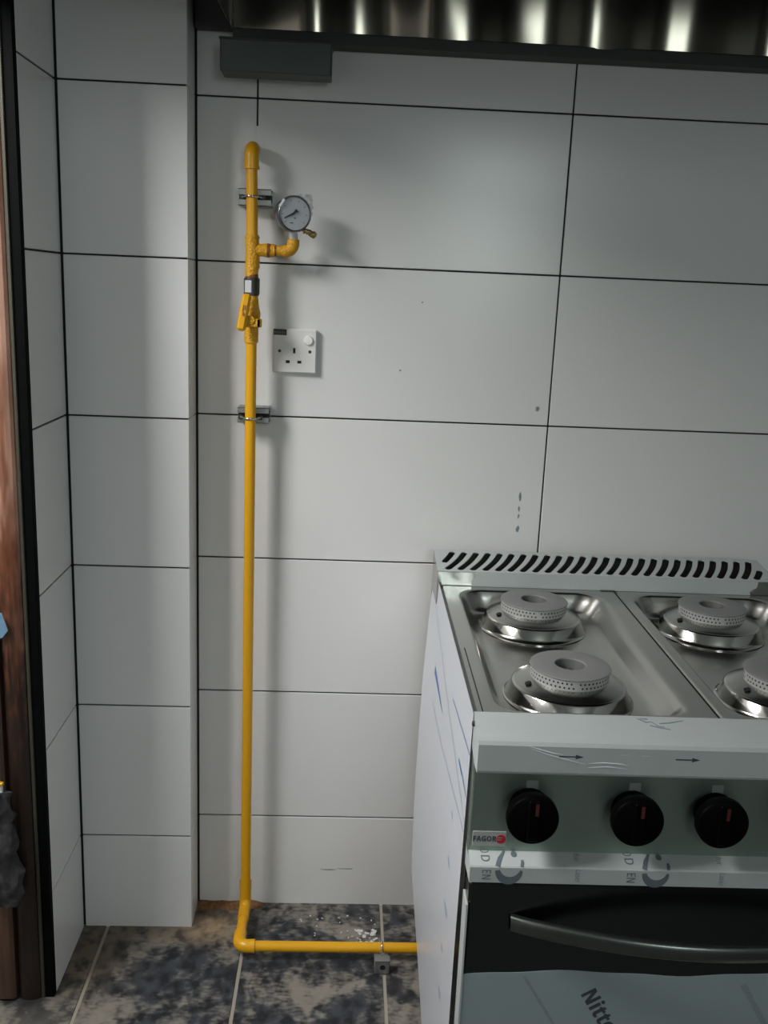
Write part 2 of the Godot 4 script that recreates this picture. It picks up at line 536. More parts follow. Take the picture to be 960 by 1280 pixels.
	for k in 1:
		var xx := lerpf(wx0, wx1, (k + 1) / 2.0)
		m.box(Vector3(xx - 0.03, wy0 + w, fz0 + 0.03), Vector3(xx + 0.03, wy1 - w, fz0 + 0.09), 0.004)
	var win := struct("window_1", m.done(), M.frame, "narrow window behind the camera with two upright panes", "window")
	for k in 2:
		m = Mesher.new()
		m.box(Vector3(lerpf(wx0, wx1, k / 2.0) + 0.02, wy0 + 0.02, fz0 + 0.056), Vector3(lerpf(wx0, wx1, (k + 1) / 2.0) - 0.02, wy1 - 0.02, fz0 + 0.06))
		part("window_pane", m.done(), M.frosted, win)
	# unseen passage beyond the doorway, its high window added for the light from the left
	m = Mesher.new()
	var ax := -0.95
	m.box(Vector3(ax - 0.12, -0.05, -0.1), Vector3(ax, 1.95, 2.7))
	m.box(Vector3(ax - 0.12, 2.75, -0.1), Vector3(ax, 3.0, 2.7))
	m.box(Vector3(ax - 0.12, 1.95, -0.1), Vector3(ax, 2.75, 0.56))
	m.box(Vector3(ax - 0.12, 1.95, 1.44), Vector3(ax, 2.75, 2.7))
	m.box(Vector3(ax, -0.05, -0.1), Vector3(XL - 0.14, 3.0, 0.0))
	m.box(Vector3(ax, -0.05, 2.6), Vector3(XL - 0.14, 3.0, 2.7))
	m.box(Vector3(ax - 0.12, 3.0, -0.1), Vector3(XL, 3.1, 2.7))
	struct("wall_passage", m.done(), M.plaster, "walls of the unseen passage beyond the doorway", "wall")
	m = Mesher.new()
	for zz in [0.56, 1.40]: m.box(Vector3(ax - 0.06, 1.95, zz), Vector3(ax - 0.01, 2.75, zz + 0.04), 0.003)
	for yy in [1.95, 2.71]: m.box(Vector3(ax - 0.06, yy, 0.60), Vector3(ax - 0.01, yy + 0.04, 1.40), 0.003)
	var w2 := struct("window_2", m.done(), M.frame, "unseen high frosted window added in the passage for its light", "window")
	m = Mesher.new()
	m.box(Vector3(ax - 0.04, 1.97, 0.58), Vector3(ax - 0.034, 2.73, 1.42))
	part("window_pane", m.done(), M.frosted, w2)
	m = Mesher.new()
	m.box(Vector3(XL - 0.14, top, -0.1), Vector3(3.1, top + 0.12, 4.35))
	struct("ceiling", m.done(), M.ceiling, "plain pale ceiling of the kitchen", "ceiling")

	# floor: slab, near tiles as pieces with sandy joints
	m = Mesher.new()
	m.box(Vector3(-3.5, -0.2, -0.15), Vector3(3.1, -0.0025, 4.4))
	var fl := struct("floor", m.done(), M.grout, "dusty dark slate coloured tile floor with pale joints", "floor")
	var fm := floor_material()
	for i in range(-1, 4):
		for j in range(0, 2):
			var x0 := 0.183 + 0.3 * (i - 1)
			var z0 := -0.135 + 0.6 * j
			var lo := Vector3(x0 + 0.0028, -0.01, maxf(z0 + 0.0028, -0.02))
			var hi := Vector3(x0 + 0.3 - 0.0028, 0.0, z0 + 0.6 - 0.0028)
			floor_tile(fl, lo, hi, fm)
	m = Mesher.new()
	m.box(Vector3(XL - 0.14, -0.02, 1.07), Vector3(3.0, -0.001, 4.2))
	m.box(Vector3(1.386, -0.02, 0.0), Vector3(3.0, -0.001, 1.067))
	part("floor_finish", m.done(), M.room_floor, fl)

func floor_tile(parent: Node3D, lo: Vector3, hi: Vector3, fm: Material) -> void:
	var m := Mesher.new()
	var b := 0.0012
	var p := [Vector3(lo.x + b, hi.y, lo.z + b), Vector3(lo.x + b, hi.y, hi.z - b), Vector3(hi.x - b, hi.y, hi.z - b), Vector3(hi.x - b, hi.y, lo.z + b)]
	var q := [Vector3(lo.x, lo.y, lo.z), Vector3(lo.x, lo.y, hi.z), Vector3(hi.x, lo.y, hi.z), Vector3(hi.x, lo.y, lo.z)]
	var fuv := func(v: Vector3) -> Vector2: return Vector2((v.x + 0.6) / 1.5, (v.z + 0.1) / 1.5)
	for t in [[0, 1, 2], [0, 2, 3]]:
		for k in [0, 2, 1]:
			m.v(p[t[k]], UP, fuv.call(p[t[k]]))
	for e in 4:
		var f := (e + 1) % 4
		var nn: Vector3 = (q[f] - q[e]).cross(p[e] - q[e]).normalized()
		for v in [q[e], p[f], q[f], q[e], p[e], p[f]]:
			m.v(v, nn, fuv.call(v))
	part("tile", m.done(), fm, parent)

func door_jamb() -> void:
	var d := Node3D.new()
	d.name = "door_1"
	add_child(d)
	d.set_meta("kind", "structure")
	d.set_meta("label", "worn brown wooden door frame at the left edge")
	d.set_meta("category", "door frame")
	var y1 := 1.86
	var m := Mesher.new()
	m.box(Vector3(XL - 0.017, 0.0, 0.289), Vector3(XL + 0.0, y1, 0.305), 0.001)
	part("black_seal", m.done(), M.seal, d, "black strip between tiles and door frame")
	m = Mesher.new()
	m.box(Vector3(XL - 0.0235, 0.0, 0.286), Vector3(XL - 0.0172, y1, 0.308), 0.0012)
	part("edge_strip", m.done(), M.olive, d)
	# stop bead with a rounded face, then the main jamb behind a groove
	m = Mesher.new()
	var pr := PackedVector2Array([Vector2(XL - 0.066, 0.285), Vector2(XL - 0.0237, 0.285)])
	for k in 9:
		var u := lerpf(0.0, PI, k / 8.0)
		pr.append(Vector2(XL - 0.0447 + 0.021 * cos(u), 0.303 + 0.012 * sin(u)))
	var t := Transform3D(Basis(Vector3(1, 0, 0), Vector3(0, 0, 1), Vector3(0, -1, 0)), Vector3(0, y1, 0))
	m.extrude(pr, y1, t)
	part("stop_bead", m.done(), M.wood_bead, d, "rounded reddish brown bead, pale above and dark below")
	m = Mesher.new()
	m.box(Vector3(XL - 0.14, 0.0, 0.285), Vector3(XL - 0.070, y1, 0.318), 0.006)
	part("jamb", m.done(), M.wood, d, "reddish brown worn jamb")
	m = Mesher.new()
	m.box(Vector3(XL - 0.13, 0.0, 2.41), Vector3(XL + 0.005, y1, 2.45), 0.003)
	m.box(Vector3(XL - 0.13, y1 - 0.04, 0.32), Vector3(XL + 0.005, y1, 2.41), 0.003)
	part("frame_head", m.done(), M.wood, d)

# ---------------------------------------------------------------- extractor hood
func hood() -> void:
	var h := thing("range_hood", "dark stainless steel extractor hood with bright vertical reflections above the range", "extractor hood", Vector3(0, 0, 0))
	var x0 := 0.14; var x1 := 1.75
	# back plate, leaning out a little, slightly buckled, ripples fitted to place the bright reflections
	var rows := []
	for i in 9:
		var row := []
		var v := i / 8.0
		for j in 322:
			var x := lerpf(x0, x1, j / 321.0)
			var b := 0.0059 * sin(x * 26.19 + 0.066 + v * 0.8) + 0.00705 * sin(x * 19.14 + 3.688 + v * 0.8) + 0.00078 * sin(x * 64.98 + 1.226) + 0.00175 * sin(x * 33.48 + 5.152) + 0.0139 * (x - 0.6)
			row.append(Vector3(x, 1.826 + 0.5 * v, 0.040 + 0.08 * v + b))
		rows.append(row)
	var m := Mesher.new()
	m.sheet(rows, 0.0012)
	part("back_plate", m.done(), M.steel_hood, h)
	m = Mesher.new()
	m.box(Vector3(x0, 1.809, 0.002), Vector3(x1, 1.830, 0.050), 0.002)
	part("bottom_rail", m.done(), M.steel_dull, h)
	m = Mesher.new()
	m.box(Vector3(PX + 0.003, 1.832, 0.002), Vector3(x0 - 0.003, 2.4, 0.030), 0.002)
	part("end_shade_panel", m.done(), M.steel_dull, h)  # dark sheet added for the shade on the wall between hood and pillar
	for x in [x0 - 0.002, x1]:
		m = Mesher.new()
		m.extrude(PackedVector2Array([Vector2(0.002, 1.815), Vector2(0.036, 1.826), Vector2(1.05, 1.815), Vector2(1.05, 2.45), Vector2(0.002, 2.45)]), 0.002, Transform3D(Basis(Vector3(0, 0, 1), Vector3(0, 1, 0), Vector3(-1, 0, 0)), Vector3(x + 0.002, 0, 0)))
		part("side_plate", m.done(), M.steel_dull, h)
	m = Mesher.new()
	m.box(Vector3(x0, 2.45, 0.002), Vector3(x1, 2.452, 1.05))
	m.box(Vector3(x0, 1.815, 1.048), Vector3(x1, 2.45, 1.05))
	part("canopy", m.done(), M.steel_dull, h)
	var b := thing("grease_box", "small steel grease box hanging below the left end of the hood", "grease box", Vector3(0.2225, 1.746, 0.07))
	m = Mesher.new()
	m.box(Vector3(-0.0985, 0.0, -0.03), Vector3(0.0985, 0.054, 0.03), 0.002)
	part("body", m.done(), M.steel_box, b)
	m = Mesher.new()
	m.box(Vector3(-0.1, 0.052, -0.032), Vector3(0.1, 0.056, 0.033), 0.001)
	m.box(Vector3(-0.08, 0.056, -0.06), Vector3(0.08, 0.066, -0.032), 0.001)
	part("rim", m.done(), M.steel_dull, b)

# ---------------------------------------------------------------- gas range
func rrect(x0: float, x1: float, z0: float, z1: float, r: float, y: float, per := 8) -> Array:
	var o := []           # counter-clockwise seen from above
	for c in [[x1 - r, z0 + r, 0.0], [x0 + r, z0 + r, PI / 2], [x0 + r, z1 - r, PI], [x1 - r, z1 - r, PI * 1.5]]:
		for k in per + 1:
			var u: float = c[2] + PI / 2 * k / per
			o.append(Vector3(c[0] + r * cos(u), y, c[1] - r * sin(u)))
	return o

func text(parent: Node3D, s: String, size: float, m: Material, t: Transform3D, bold := false, called := "lettering") -> void:
	var f := SystemFont.new()
	f.font_names = PackedStringArray(["Droid Sans"])
	if bold: f.font_weight = 700
	var fv := FontVariation.new()
	fv.base_font = f
	fv.variation_embolden = 0.45 if bold else 0.0
	var tm := TextMesh.new()
	tm.text = s
	tm.font = fv
	tm.font_size = 64
	tm.pixel_size = size / 64.0
	tm.depth = 0.0004
	tm.curve_step = 1.0
	var o := part(called, tm, m, parent)
	o.transform = t

func flat_poly(parent: Node3D, called: String, pts: Array, m: Material, t: Transform3D, depth := 0.0004) -> void:
	var me := Mesher.new()
	me.extrude(PackedVector2Array(pts), depth, t)
	part(called, me.done(), m, parent)

func stroke(pts: Array, w: Array) -> Array:      # a line of changing width as a polygon
	var l := []; var r := []
	for i in pts.size():
		var d: Vector2 = (pts[mini(i + 1, pts.size() - 1)] - pts[maxi(i - 1, 0)]).normalized()
		var n: Vector2 = Vector2(-d.y, d.x) * (w[mini(i, w.size() - 1)] / 2.0)
		l.append(pts[i] + n); r.append(pts[i] - n)
	r.reverse()
	return l + r

func stove() -> void:
	var s := thing("gas_range", "stainless gas range still wrapped in white and blue protective film, four burners and oven below", "gas range", Vector3(0.556, 0, 0.73), -0.011)
	var W := 0.685
	var m := Mesher.new()
	m.box(Vector3(0.003, 0.13, -0.695), Vector3(W - 0.003, 0.765, 0.0), 0.002)
	part("body", m.done(), M.steel_panel, s)
	for lx in [0.05, W - 0.05]:
		for lz in [-0.63, -0.06]:
			m = Mesher.new()
			m.lathe([Vector2(0.0, 0.0), Vector2(0.022, 0.0), Vector2(0.022, 0.012), Vector2(0.016, 0.016), Vector2(0.016, 0.13), Vector2(0, 0.13)], 20, Transform3D(Basis.IDENTITY, Vector3(lx, 0, lz)))
			part("leg", m.done(), M.dark_metal, s)
	# hob: two pressed trays side by side
	for k in 2:
		var a := 0.002 if k == 0 else 0.3465
		var b := 0.3445 if k == 0 else W - 0.002
		var ia := a + 0.028 if k == 0 else a + 0.018
		var ib := b - 0.030 if k == 0 else b - 0.035
		var z0 := -0.584; var z1 := 0.0
		var iz0 := z0 + 0.018; var iz1 := -0.012
		m = Mesher.new()
		m.loft([rrect(a, b, z0, z1, 0.002, 0.775), rrect(a, b, z0, z1, 0.002, 0.8165)], false, false)
		m.loft([rrect(a, b, z0, z1, 0.002, 0.8165), rrect(a + 0.003, b - 0.003, z0 + 0.003, z1 - 0.003, 0.003, 0.8195)], false, false)
		m.loft([rrect(a + 0.003, b - 0.003, z0 + 0.003, z1 - 0.003, 0.003, 0.8195), rrect(ia, ib, iz0, iz1, 0.045, 0.8195)], false, false)
		var rg := []
		var wl := 0.012
		for q in [[0.0, 0.8195], [0.003, 0.8188], [0.006, 0.8155], [0.010, 0.805], [0.016, 0.790], [0.021, 0.7825], [0.028, 0.7785], [0.038, 0.7775]]:
			rg.append(rrect(ia + q[0], ib - q[0] * (1.7 if k == 0 else 1.3), iz0 + q[0], iz1 - q[0], maxf(0.045 - q[0] * 0.2, 0.01), q[1]))
		rg.append(rrect((ia + ib) / 2 - 0.05, (ia + ib) / 2 + 0.05, -0.42, -0.22, 0.03, 0.7772))
		m.loft(rg, true)
		var tr := part("tray", m.done(), M.steel, s)
		if k == 0:      # the narrow press line on the left border
			m = Mesher.new()
			m.box(Vector3(0.012, 0.8195, -0.25), Vector3(0.0135, 0.8199, -0.01))
			part("press_line", m.done(), M.black, tr)
		for zz in [-0.478, -0.163]:
			burner(s, Vector3(0.166 if k == 0 else 0.502, 0.7775, zz), k)
	m = Mesher.new()
	m.box(Vector3(0.3446, 0.76, -0.58), Vector3(0.3464, 0.8178, -0.005))
	part("seam_strip", m.done(), M.black, s)
	riser(s, 0.672)
	front(s, W)
	side_film(s)

func burner(s: Node3D, at: Vector3, k: int) -> void:
	var b := Node3D.new()
	b.name = "burner"
	s.add_child(b, true)
	b.position = at
	var m := Mesher.new()
	m.lathe([Vector2(0.100, 0.0), Vector2(0.1, 0.0015), Vector2(0.0965, 0.003), Vector2(0.0935, 0.008), Vector2(0.0880, 0.0225), Vector2(0.0862, 0.0245), Vector2(0.084, 0.0252)], 64)
	part("skirt", m.done(), M.steel_bright, b, "mirror bright flared skirt")
	m = Mesher.new()
	m.lathe([Vector2(0.084, 0.0252), Vector2(0.078, 0.0285), Vector2(0.062, 0.0345), Vector2(0.056, 0.036), Vector2(0.0, 0.036)], 64)
	var dome := part("dome", m.done(), M.steel, b)
	m = Mesher.new()
	var hp := Vector3(-0.068, 0.0322, 0.026)
	m.lathe([Vector2(0.0, -0.001), Vector2(0.005, -0.001), Vector2(0.005, 0.0012), Vector2(0.0, 0.0012)], 14, Transform3D(Basis(Vector3(0, 0, 1), 0.33), hp))
	part("pilot_hole", m.done(), M.black, b)
	# ring with two rows of flame ports
	m = Mesher.new()
	m.lathe([Vector2(0.0575, 0.034), Vector2(0.060, 0.0345), Vector2(0.060, 0.0505), Vector2(0.0585, 0.0512)], 64)
	part("port_ring", m.done(), M.cap_side, b, "grey ring with two rows of tiny holes")
	m = Mesher.new()
	for row in 2:
		for q in 56:
			if (q % 14) == 0: continue
			var u := TAU * (q + 0.5 * row) / 56.0
			var d := Vector3(cos(u), 0, sin(u))
			var e := Vector3(-sin(u), 0, cos(u))
			var c := d * 0.0602 + Vector3(0, 0.0395 + row * 0.0065, 0)
			var r := 0.0016
			var ring := []
			for h in 8:
				ring.append(c + e * cos(TAU * h / 8) * r + UP * sin(TAU * h / 8) * r)
			for h in 8:
				m.tri(c, ring[(h + 1) % 8], ring[h])
	var ph := part("flame_ports", m.done(), M.black, b)
	ph.set_meta("kind", "stuff")
	# cap with a hole in the middle
	m = Mesher.new()
	m.lathe([Vector2(0.0585, 0.0508), Vector2(0.0612, 0.0510), Vector2(0.0620, 0.0520), Vector2(0.0615, 0.0532), Vector2(0.058, 0.0540), Vector2(0.026, 0.0552), Vector2(0.0240, 0.0548), Vector2(0.0232, 0.053)], 64)
	part("cap", m.done(), M.cap, b, "matt grey burner cap")
	m = Mesher.new()
	m.lathe([Vector2(0.0232, 0.053), Vector2(0.0215, 0.047), Vector2(0.019, 0.0365)], 40)
	part("well", m.done(), M.well, b)
	m = Mesher.new()
	m.lathe([Vector2(0.0195, 0.0362), Vector2(0.0195, 0.0368), Vector2(0.0, 0.0368)], 32)
	part("well_floor", m.done(), M.black, b)
	m = Mesher.new()
	m.lathe([Vector2(0.007, 0.037), Vector2(0.007, 0.043), Vector2(0.0045, 0.046), Vector2(0.0, 0.0465)], 24)
	part("injector", m.done(), M.dark_metal, b)

func riser(s: Node3D, W: float) -> void:
	var r := Node3D.new()
	r.name = "flue_riser"
	s.add_child(r)
	var X0 := -0.006; var zf := -0.585; var zb := -0.70; var yf := 0.848; var yb := 0.860
	var m := Mesher.new()      # front upstand, back and ends
	m.box(Vector3(X0, 0.78, zf - 0.002), Vector3(W, yf - 0.0005, zf), 0.0005)
	m.box(Vector3(X0, 0.70, zb), Vector3(W, yb - 0.001, zb + 0.002))
	for x in [X0, W - 0.002]:
		m.quad(Vector3(x, 0.78, zf), Vector3(x, yf, zf), Vector3(x, yb, zb), Vector3(x, 0.78, zb))
		m.quad(Vector3(x + 0.002, 0.78, zf), Vector3(x + 0.002, 0.78, zb), Vector3(x + 0.002, yb, zb), Vector3(x + 0.002, yf, zf))
	part("upstand", m.done(), M.steel, r, "bare steel upstand behind the hob")
	m = Mesher.new()
	m.box(Vector3(0.004, 0.766, zb + 0.004), Vector3(W - 0.004, 0.80, zf - 0.004))
	part("flue_interior", m.done(), M.black, r)
	# slotted top plate
	var L := Vector2(zf - zb, yb - yf).length()
	var tilt := atan2(yb - yf, zf - zb)
	var plate := CSGCombiner3D.new()
	plate.name = "slotted_plate"
	r.add_child(plate)
	plate.transform = Transform3D(Basis(Vector3.RIGHT, tilt - PI / 2), Vector3(0, yf, zf))   # local x along, local y towards the wall
	var bx := CSGBox3D.new()
	bx.name = "plate"
	bx.size = Vector3(W - X0, L, 0.002)
	bx.position = Vector3((W + X0) / 2, L / 2, 0.0)
	bx.material = M.film
	plate.add_child(bx)
	var pitch := 0.0247
	var lo := 0.007; var hi := L - 0.010
	var frame := PackedVector2Array([Vector2(X0 + 0.012, lo), Vector2(W - 0.012, lo), Vector2(W - 0.012, hi), Vector2(X0 + 0.012, hi)])
	for k in range(-2, 28):
		var x := 0.009 + pitch * k
		var c := []
		for q in 9:
			var v := q / 8.0
			c.append(Vector2(x + 0.050 * v + 0.005 * sin(v * PI), lerpf(lo - 0.004, hi + 0.004, v)))
		var poly := PackedVector2Array(stroke(c, [0.0135]))
		for piece in Geometry2D.intersect_polygons(poly, frame):
			var inner := Geometry2D.offset_polygon(piece, -0.0048)
			if inner.is_empty(): continue
			var rounded := Geometry2D.offset_polygon(inner[0], 0.0046, Geometry2D.JOIN_ROUND)
			if rounded.is_empty(): continue
			var slim := PackedVector2Array()
			for p in rounded[0]:
				if slim.is_empty() or slim[-1].distance_to(p) > 0.0012: slim.append(p)
			if slim.size() < 4: continue
			var cut := CSGPolygon3D.new()
			cut.name = "slot"
			cut.operation = CSGShape3D.OPERATION_SUBTRACTION
			cut.polygon = slim
			cut.depth = 0.01
			cut.position = Vector3(0, 0, 0.005)
			cut.material = M.film
			plate.add_child(cut, true)
	# film on the front of the upstand, torn off at both ends
	var pts := [Vector2(0.062, 0.8195), Vector2(0.618, 0.8195), Vector2(0.616, 0.828), Vector2(0.622, 0.832), Vector2(0.629, 0.835), Vector2(0.631, yf - 0.0005), Vector2(0.066, yf - 0.0005), Vector2(0.069, 0.84), Vector2(0.063, 0.832)]
	flat_poly(r, "film_strip", pts, M.film, Transform3D(Basis.IDENTITY, Vector3(0, 0, zf + 0.0002)), 0.0008)
	m = Mesher.new()
	m.box(Vector3(0.318, 0.8197, zf + 0.001), Vector3(0.346, 0.8207, zf + 0.006))
	part("film_tab", m.done(), M.dark_metal, r)

func front(s: Node3D, W: float) -> void:
	# front lip wrapped in film
	var m := Mesher.new()
	var pr := PackedVector2Array([Vector2(-0.002, 0.775), Vector2(-0.002, 0.8235), Vector2(0.003, 0.8245), Vector2(0.046, 0.8165), Vector2(0.054, 0.8142), Vector2(0.0595, 0.811), Vector2(0.062, 0.806), Vector2(0.062, 0.769), Vector2(0.0605, 0.7655), Vector2(0.058, 0.7645), Vector2(0.03, 0.7645)])
	# extrude along x: polygon (z, y) -> local basis
	var t := Transform3D(Basis(Vector3(0, 0, 1), Vector3(0, 1, 0), Vector3(-1, 0, 0)), Vector3(W + 0.001, 0, 0))
	m.extrude(pr, W + 0.002, t)
	var lip := part("front_lip", m.done(), M.film, s, "front rail wrapped in pale film")
	for x in [0.106, 0.261]:
		var p := [Vector2(0, -0.0009), Vector2(0.022, -0.0009), Vector2(0.022, -0.0032), Vector2(0.033, 0.0), Vector2(0.022, 0.0032), Vector2(0.022, 0.0009), Vector2(0, 0.0009)]
		flat_poly(lip, "printed_arrow", p, M.print_dark, Transform3D(Basis.IDENTITY, Vector3(x, 0.7925, 0.0618)))
	# wrinkles of the film
	for q in [[[0.066, 0.806], [0.082, 0.801], [0.100, 0.7965], [0.112, 0.795]], [[0.068, 0.803], [0.09, 0.795], [0.115, 0.7885], [0.142, 0.782]], [[0.146, 0.7835], [0.165, 0.785], [0.185, 0.784], [0.199, 0.7815]], [[0.146, 0.7775], [0.17, 0.7795], [0.199, 0.7765]], [[0.188, 0.7965], [0.199, 0.797]], [[0.215, 0.7965], [0.226, 0.796]]]:
		m = Mesher.new()
		var path := []
		var rad := []
		for k in q.size():
			path.append(Vector3(q[k][0], q[k][1], 0.0618))
			rad.append(0.0004 if k == 0 or k == q.size() - 1 else 0.0010)
		m.tube(path, rad, 6)
		part("film_wrinkle", m.done(), M.tape, lip)
	# dark scuff on the top of the lip
	var ttop := Transform3D(Basis(Vector3.RIGHT, -PI / 2 + 0.184), Vector3(0, 0.8245, 0.003))
	for q in [[Vector2(0.222, -0.004), Vector2(0.232, -0.012), Vector2(0.24, -0.011), Vector2(0.247, -0.02), Vector2(0.255, -0.022)], [Vector2(0.236, -0.019), Vector2(0.25, -0.024), Vector2(0.262, -0.027)], [Vector2(0.25, -0.014), Vector2(0.265, -0.012), Vector2(0.285, -0.006)], [Vector2(0.226, -0.004), Vector2(0.236, -0.005)]]:
		flat_poly(lip, "scuff", stroke(q, [0.0016, 0.0022, 0.0012]), M.print_faint, ttop)
	m = Mesher.new()
	m.lathe([Vector2(0, 0), Vector2(0.004, 0.0), Vector2(0.0035, 0.003), Vector2(0, 0.004)], 10, Transform3D(Basis(Vector3(0, 0, 1), PI / 2), Vector3(-0.001, 0.812, 0.012)))
	part("corner_screw", m.done(), M.dark_metal, lip)

	# control panel
	m = Mesher.new()
	m.box(Vector3(0.0, 0.622, -0.01), Vector3(W, 0.7645, 0.030), 0.0015)
	var cp := part("control_panel", m.done(), M.steel_control, s, "bare steel panel with black knobs")
	var kx := [0.078, 0.2195, 0.3345, 0.455, 0.60]
	for x in kx:
		knob(s, Vector3(x, 0.7005, 0.030))
	for x in [0.081, 0.222, 0.3365, 0.457]:
		m = Mesher.new()
		m.box(Vector3(x - 0.008, 0.7245, 0.0299), Vector3(x + 0.008, 0.7395, 0.0304))
		part("pictogram_sticker", m.done(), M.sticker, cp)
	# badge
	m = Mesher.new()
	m.box(Vector3(0.004, 0.6385, 0.0296), Vector3(0.051, 0.6615, 0.0312), 0.0006)
	var bd := part("badge", m.done(), M.badge, s, "small grey maker's badge with a red disc")
	text(bd, "FAGOR", 0.0108, M.print_dark, Transform3D(Basis.from_scale(Vector3(0.92, 1, 1)), Vector3(0.0205, 0.6500, 0.0313)), true)
	m = Mesher.new()
	m.lathe([Vector2(0, 0.0), Vector2(0.0068, 0.0), Vector2(0.0066, 0.0006), Vector2(0, 0.0006)], 28, Transform3D(Basis(Vector3.RIGHT, PI / 2), Vector3(0.0435, 0.65, 0.0311)))
	part("red_disc", m.done(), M.badge_red, bd)
	var tl := Transform3D(Basis.IDENTITY, Vector3(0.0435, 0.65, 0.0316))
	flat_poly(bd, "emblem", stroke([Vector2(-0.0062, 0.0018), Vector2(-0.002, 0.0025), Vector2(0.002, 0.0022)], [0.0014, 0.0014, 0.0006]), M.sticker, tl, 0.0003)
	flat_poly(bd, "emblem", stroke([Vector2(-0.0062, -0.0012), Vector2(-0.002, -0.0006), Vector2(0.001, -0.0009)], [0.0014, 0.0014, 0.0006]), M.sticker, tl, 0.0003)

	# ledge under the panel, wrapped in printed film
	m = Mesher.new()
	var p2 := PackedVector2Array([Vector2(0.0, 0.594), Vector2(0.0, 0.6315), Vector2(0.030, 0.6315), Vector2(0.0535, 0.6235), Vector2(0.055, 0.6215), Vector2(0.055, 0.5985), Vector2(0.053, 0.5975)])
	m.extrude(p2, W, Transform3D(Basis(Vector3(0, 0, 1), Vector3(0, 1, 0), Vector3(-1, 0, 0)), Vector3(W, 0, 0)))
	var ld := part("ledge", m.done(), M.film, s, "narrow ledge wrapped in printed pale film")
	for x0 in [0.0, 0.199]:
		# turned letters reading downwards; they run over the crease, so upper letters lie on the slope
		var turn := Basis(Vector3(0, 0, 1), -PI / 2)
		var slope := Basis(Vector3.RIGHT, -1.24)
		var sc := Basis.from_scale(Vector3(0.82, 1, 1))
		text(ld, "O", 0.0165, M.print_mid, Transform3D(slope * turn * sc, Vector3(x0 + 0.0215, 0.6317, 0.0300)))
		text(ld, "D", 0.0165, M.print_mid, Transform3D(slope * turn * Basis.from_scale(Vector3(1.15, 1, 1)), Vector3(x0 + 0.0218, 0.6276, 0.0425)))
		text(ld, "EN", 0.0165, M.print_mid, Transform3D(turn * sc, Vector3(x0 + 0.0225, 0.6105, 0.0551)))
		# the brush-like open ring, lower half on the front, tips on the slope
		var c := []
		var w := []
		for k in 17:
			var u := lerpf(PI + 0.15, TAU - 0.15, k / 16.0)
			c.append(Vector2(0.054 + x0 * 1.015 + 0.0165 * cos(u), 0.6205 + 0.0185 * sin(u)))
			w.append(0.0035 + 0.0065 * sin((k / 16.0) * PI) + 0.003 * (1.0 - k / 16.0))
		flat_poly(ld, "printed_ring", stroke(c, w), M.print_mid, Transform3D(Basis.IDENTITY, Vector3(0, 0, 0.0548)))
		var st := Transform3D(Basis(Vector3.RIGHT, -1.243), Vector3(0, 0.6236, 0.0536))
		flat_poly(ld, "printed_ring", stroke([Vector2(0.0375 + x0 * 1.015, -0.001), Vector2(0.042 + x0 * 1.015, 0.012), Vector2(0.049 + x0 * 1.015, 0.0245)], [0.0065, 0.006, 0.003]), M.print_mid, st)
		flat_poly(ld, "printed_ring", stroke([Vector2(0.0705 + x0 * 1.015, -0.001), Vector2(0.0725 + x0 * 1.015, 0.005), Vector2(0.0725 + x0 * 1.015, 0.010)], [0.004, 0.0045, 0.003]), M.print_mid, st)
		var dot := []
		for k in 12: dot.append(Vector2(0.062 + x0 * 1.015 + 0.0042 * cos(TAU * k / 12), 0.0195 + 0.005 * sin(TAU * k / 12)))
		flat_poly(ld, "printed_dot", dot, M.print_mid, st)
		text(ld, "Laser", 0.0105, M.print_faint, Transform3D(turn * Basis.from_scale(Vector3(0.8, 1, 1)), Vector3(x0 + 0.1485, 0.6115, 0.0551)))
		text(ld, "for", 0.0105, M.print_faint, Transform3D(slope * turn, Vector3(x0 + 0.1485, 0.6290, 0.0385)))

	# oven door
	m = Mesher.new()
	m.box(Vector3(0.002, 0.14, 0.006), Vector3(W - 0.002, 0.592, 0.045), 0.003)
	var od := Node3D.new()
	od.name = "oven_door"
	s.add_child(od)
	part("door_panel", m.done(), M.steel_door, od)
	m = Mesher.new()
	m.box(Vector3(-0.0012, 0.14, 0.012), Vector3(0.0022, 0.558, 0.047), 0.0006)
	part("edge_film", m.done(), M.film, od)
	# film on the lower door with a wavy top edge
	var top := []
	for k in 41:
		var x := 0.001 + (W - 0.003) * k / 40.0
		top.append(Vector2(x, 0.4485 + 0.0035 * sin(x * 19.0 - 1.2) + 0.001 * sin(x * 55.0) + 0.012 * x))
	var poly := [Vector2(W - 0.002, 0.142), Vector2(0.001, 0.142)] + top
	flat_poly(od, "door_film", poly, M.film_grey, Transform3D(Basis.IDENTITY, Vector3(0, 0, 0.0449)), 0.0010)
	var tb := Basis(Vector3(0, 0, 1), -1.02)
	text(od, "Nitto", 0.0315, M.print_dark, Transform3D(tb, Vector3(0.2005, 0.389, 0.0459)), true)
	# rows of small type too blurred to read
	for q in [[0.0885, 0.4440, 0.1400, 0.3600, 0.0026, M.print_faint], [0.4035, 0.4370, 0.4450, 0.3680, 0.0048, M.print_faint]]:
		var p0 := Vector2(q[0], q[1]); var p1 := Vector2(q[2], q[3])
		m = Mesher.new()
		var d := (p1 - p0).normalized()
		var nn := Vector2(-d.y, d.x)
		var at := 0.0
		while at < p0.distance_to(p1):
			var l := rng.randf_range(0.0012, 0.0026)
			var c := p0 + d * at
			var hh: float = q[4] * rng.randf_range(0.7, 1.0)
			m.extrude(PackedVector2Array([c - nn * hh, c + d * l - nn * hh, c + d * l + nn * hh, c + nn * hh]), 0.0003, Transform3D(Basis.IDENTITY, Vector3(0, 0, 0.0458)))
			at += l + 0.0009
		part("small_type", m.done(), q[5], od)
	# bowed bar handle
	var hp := []
	var N := 40
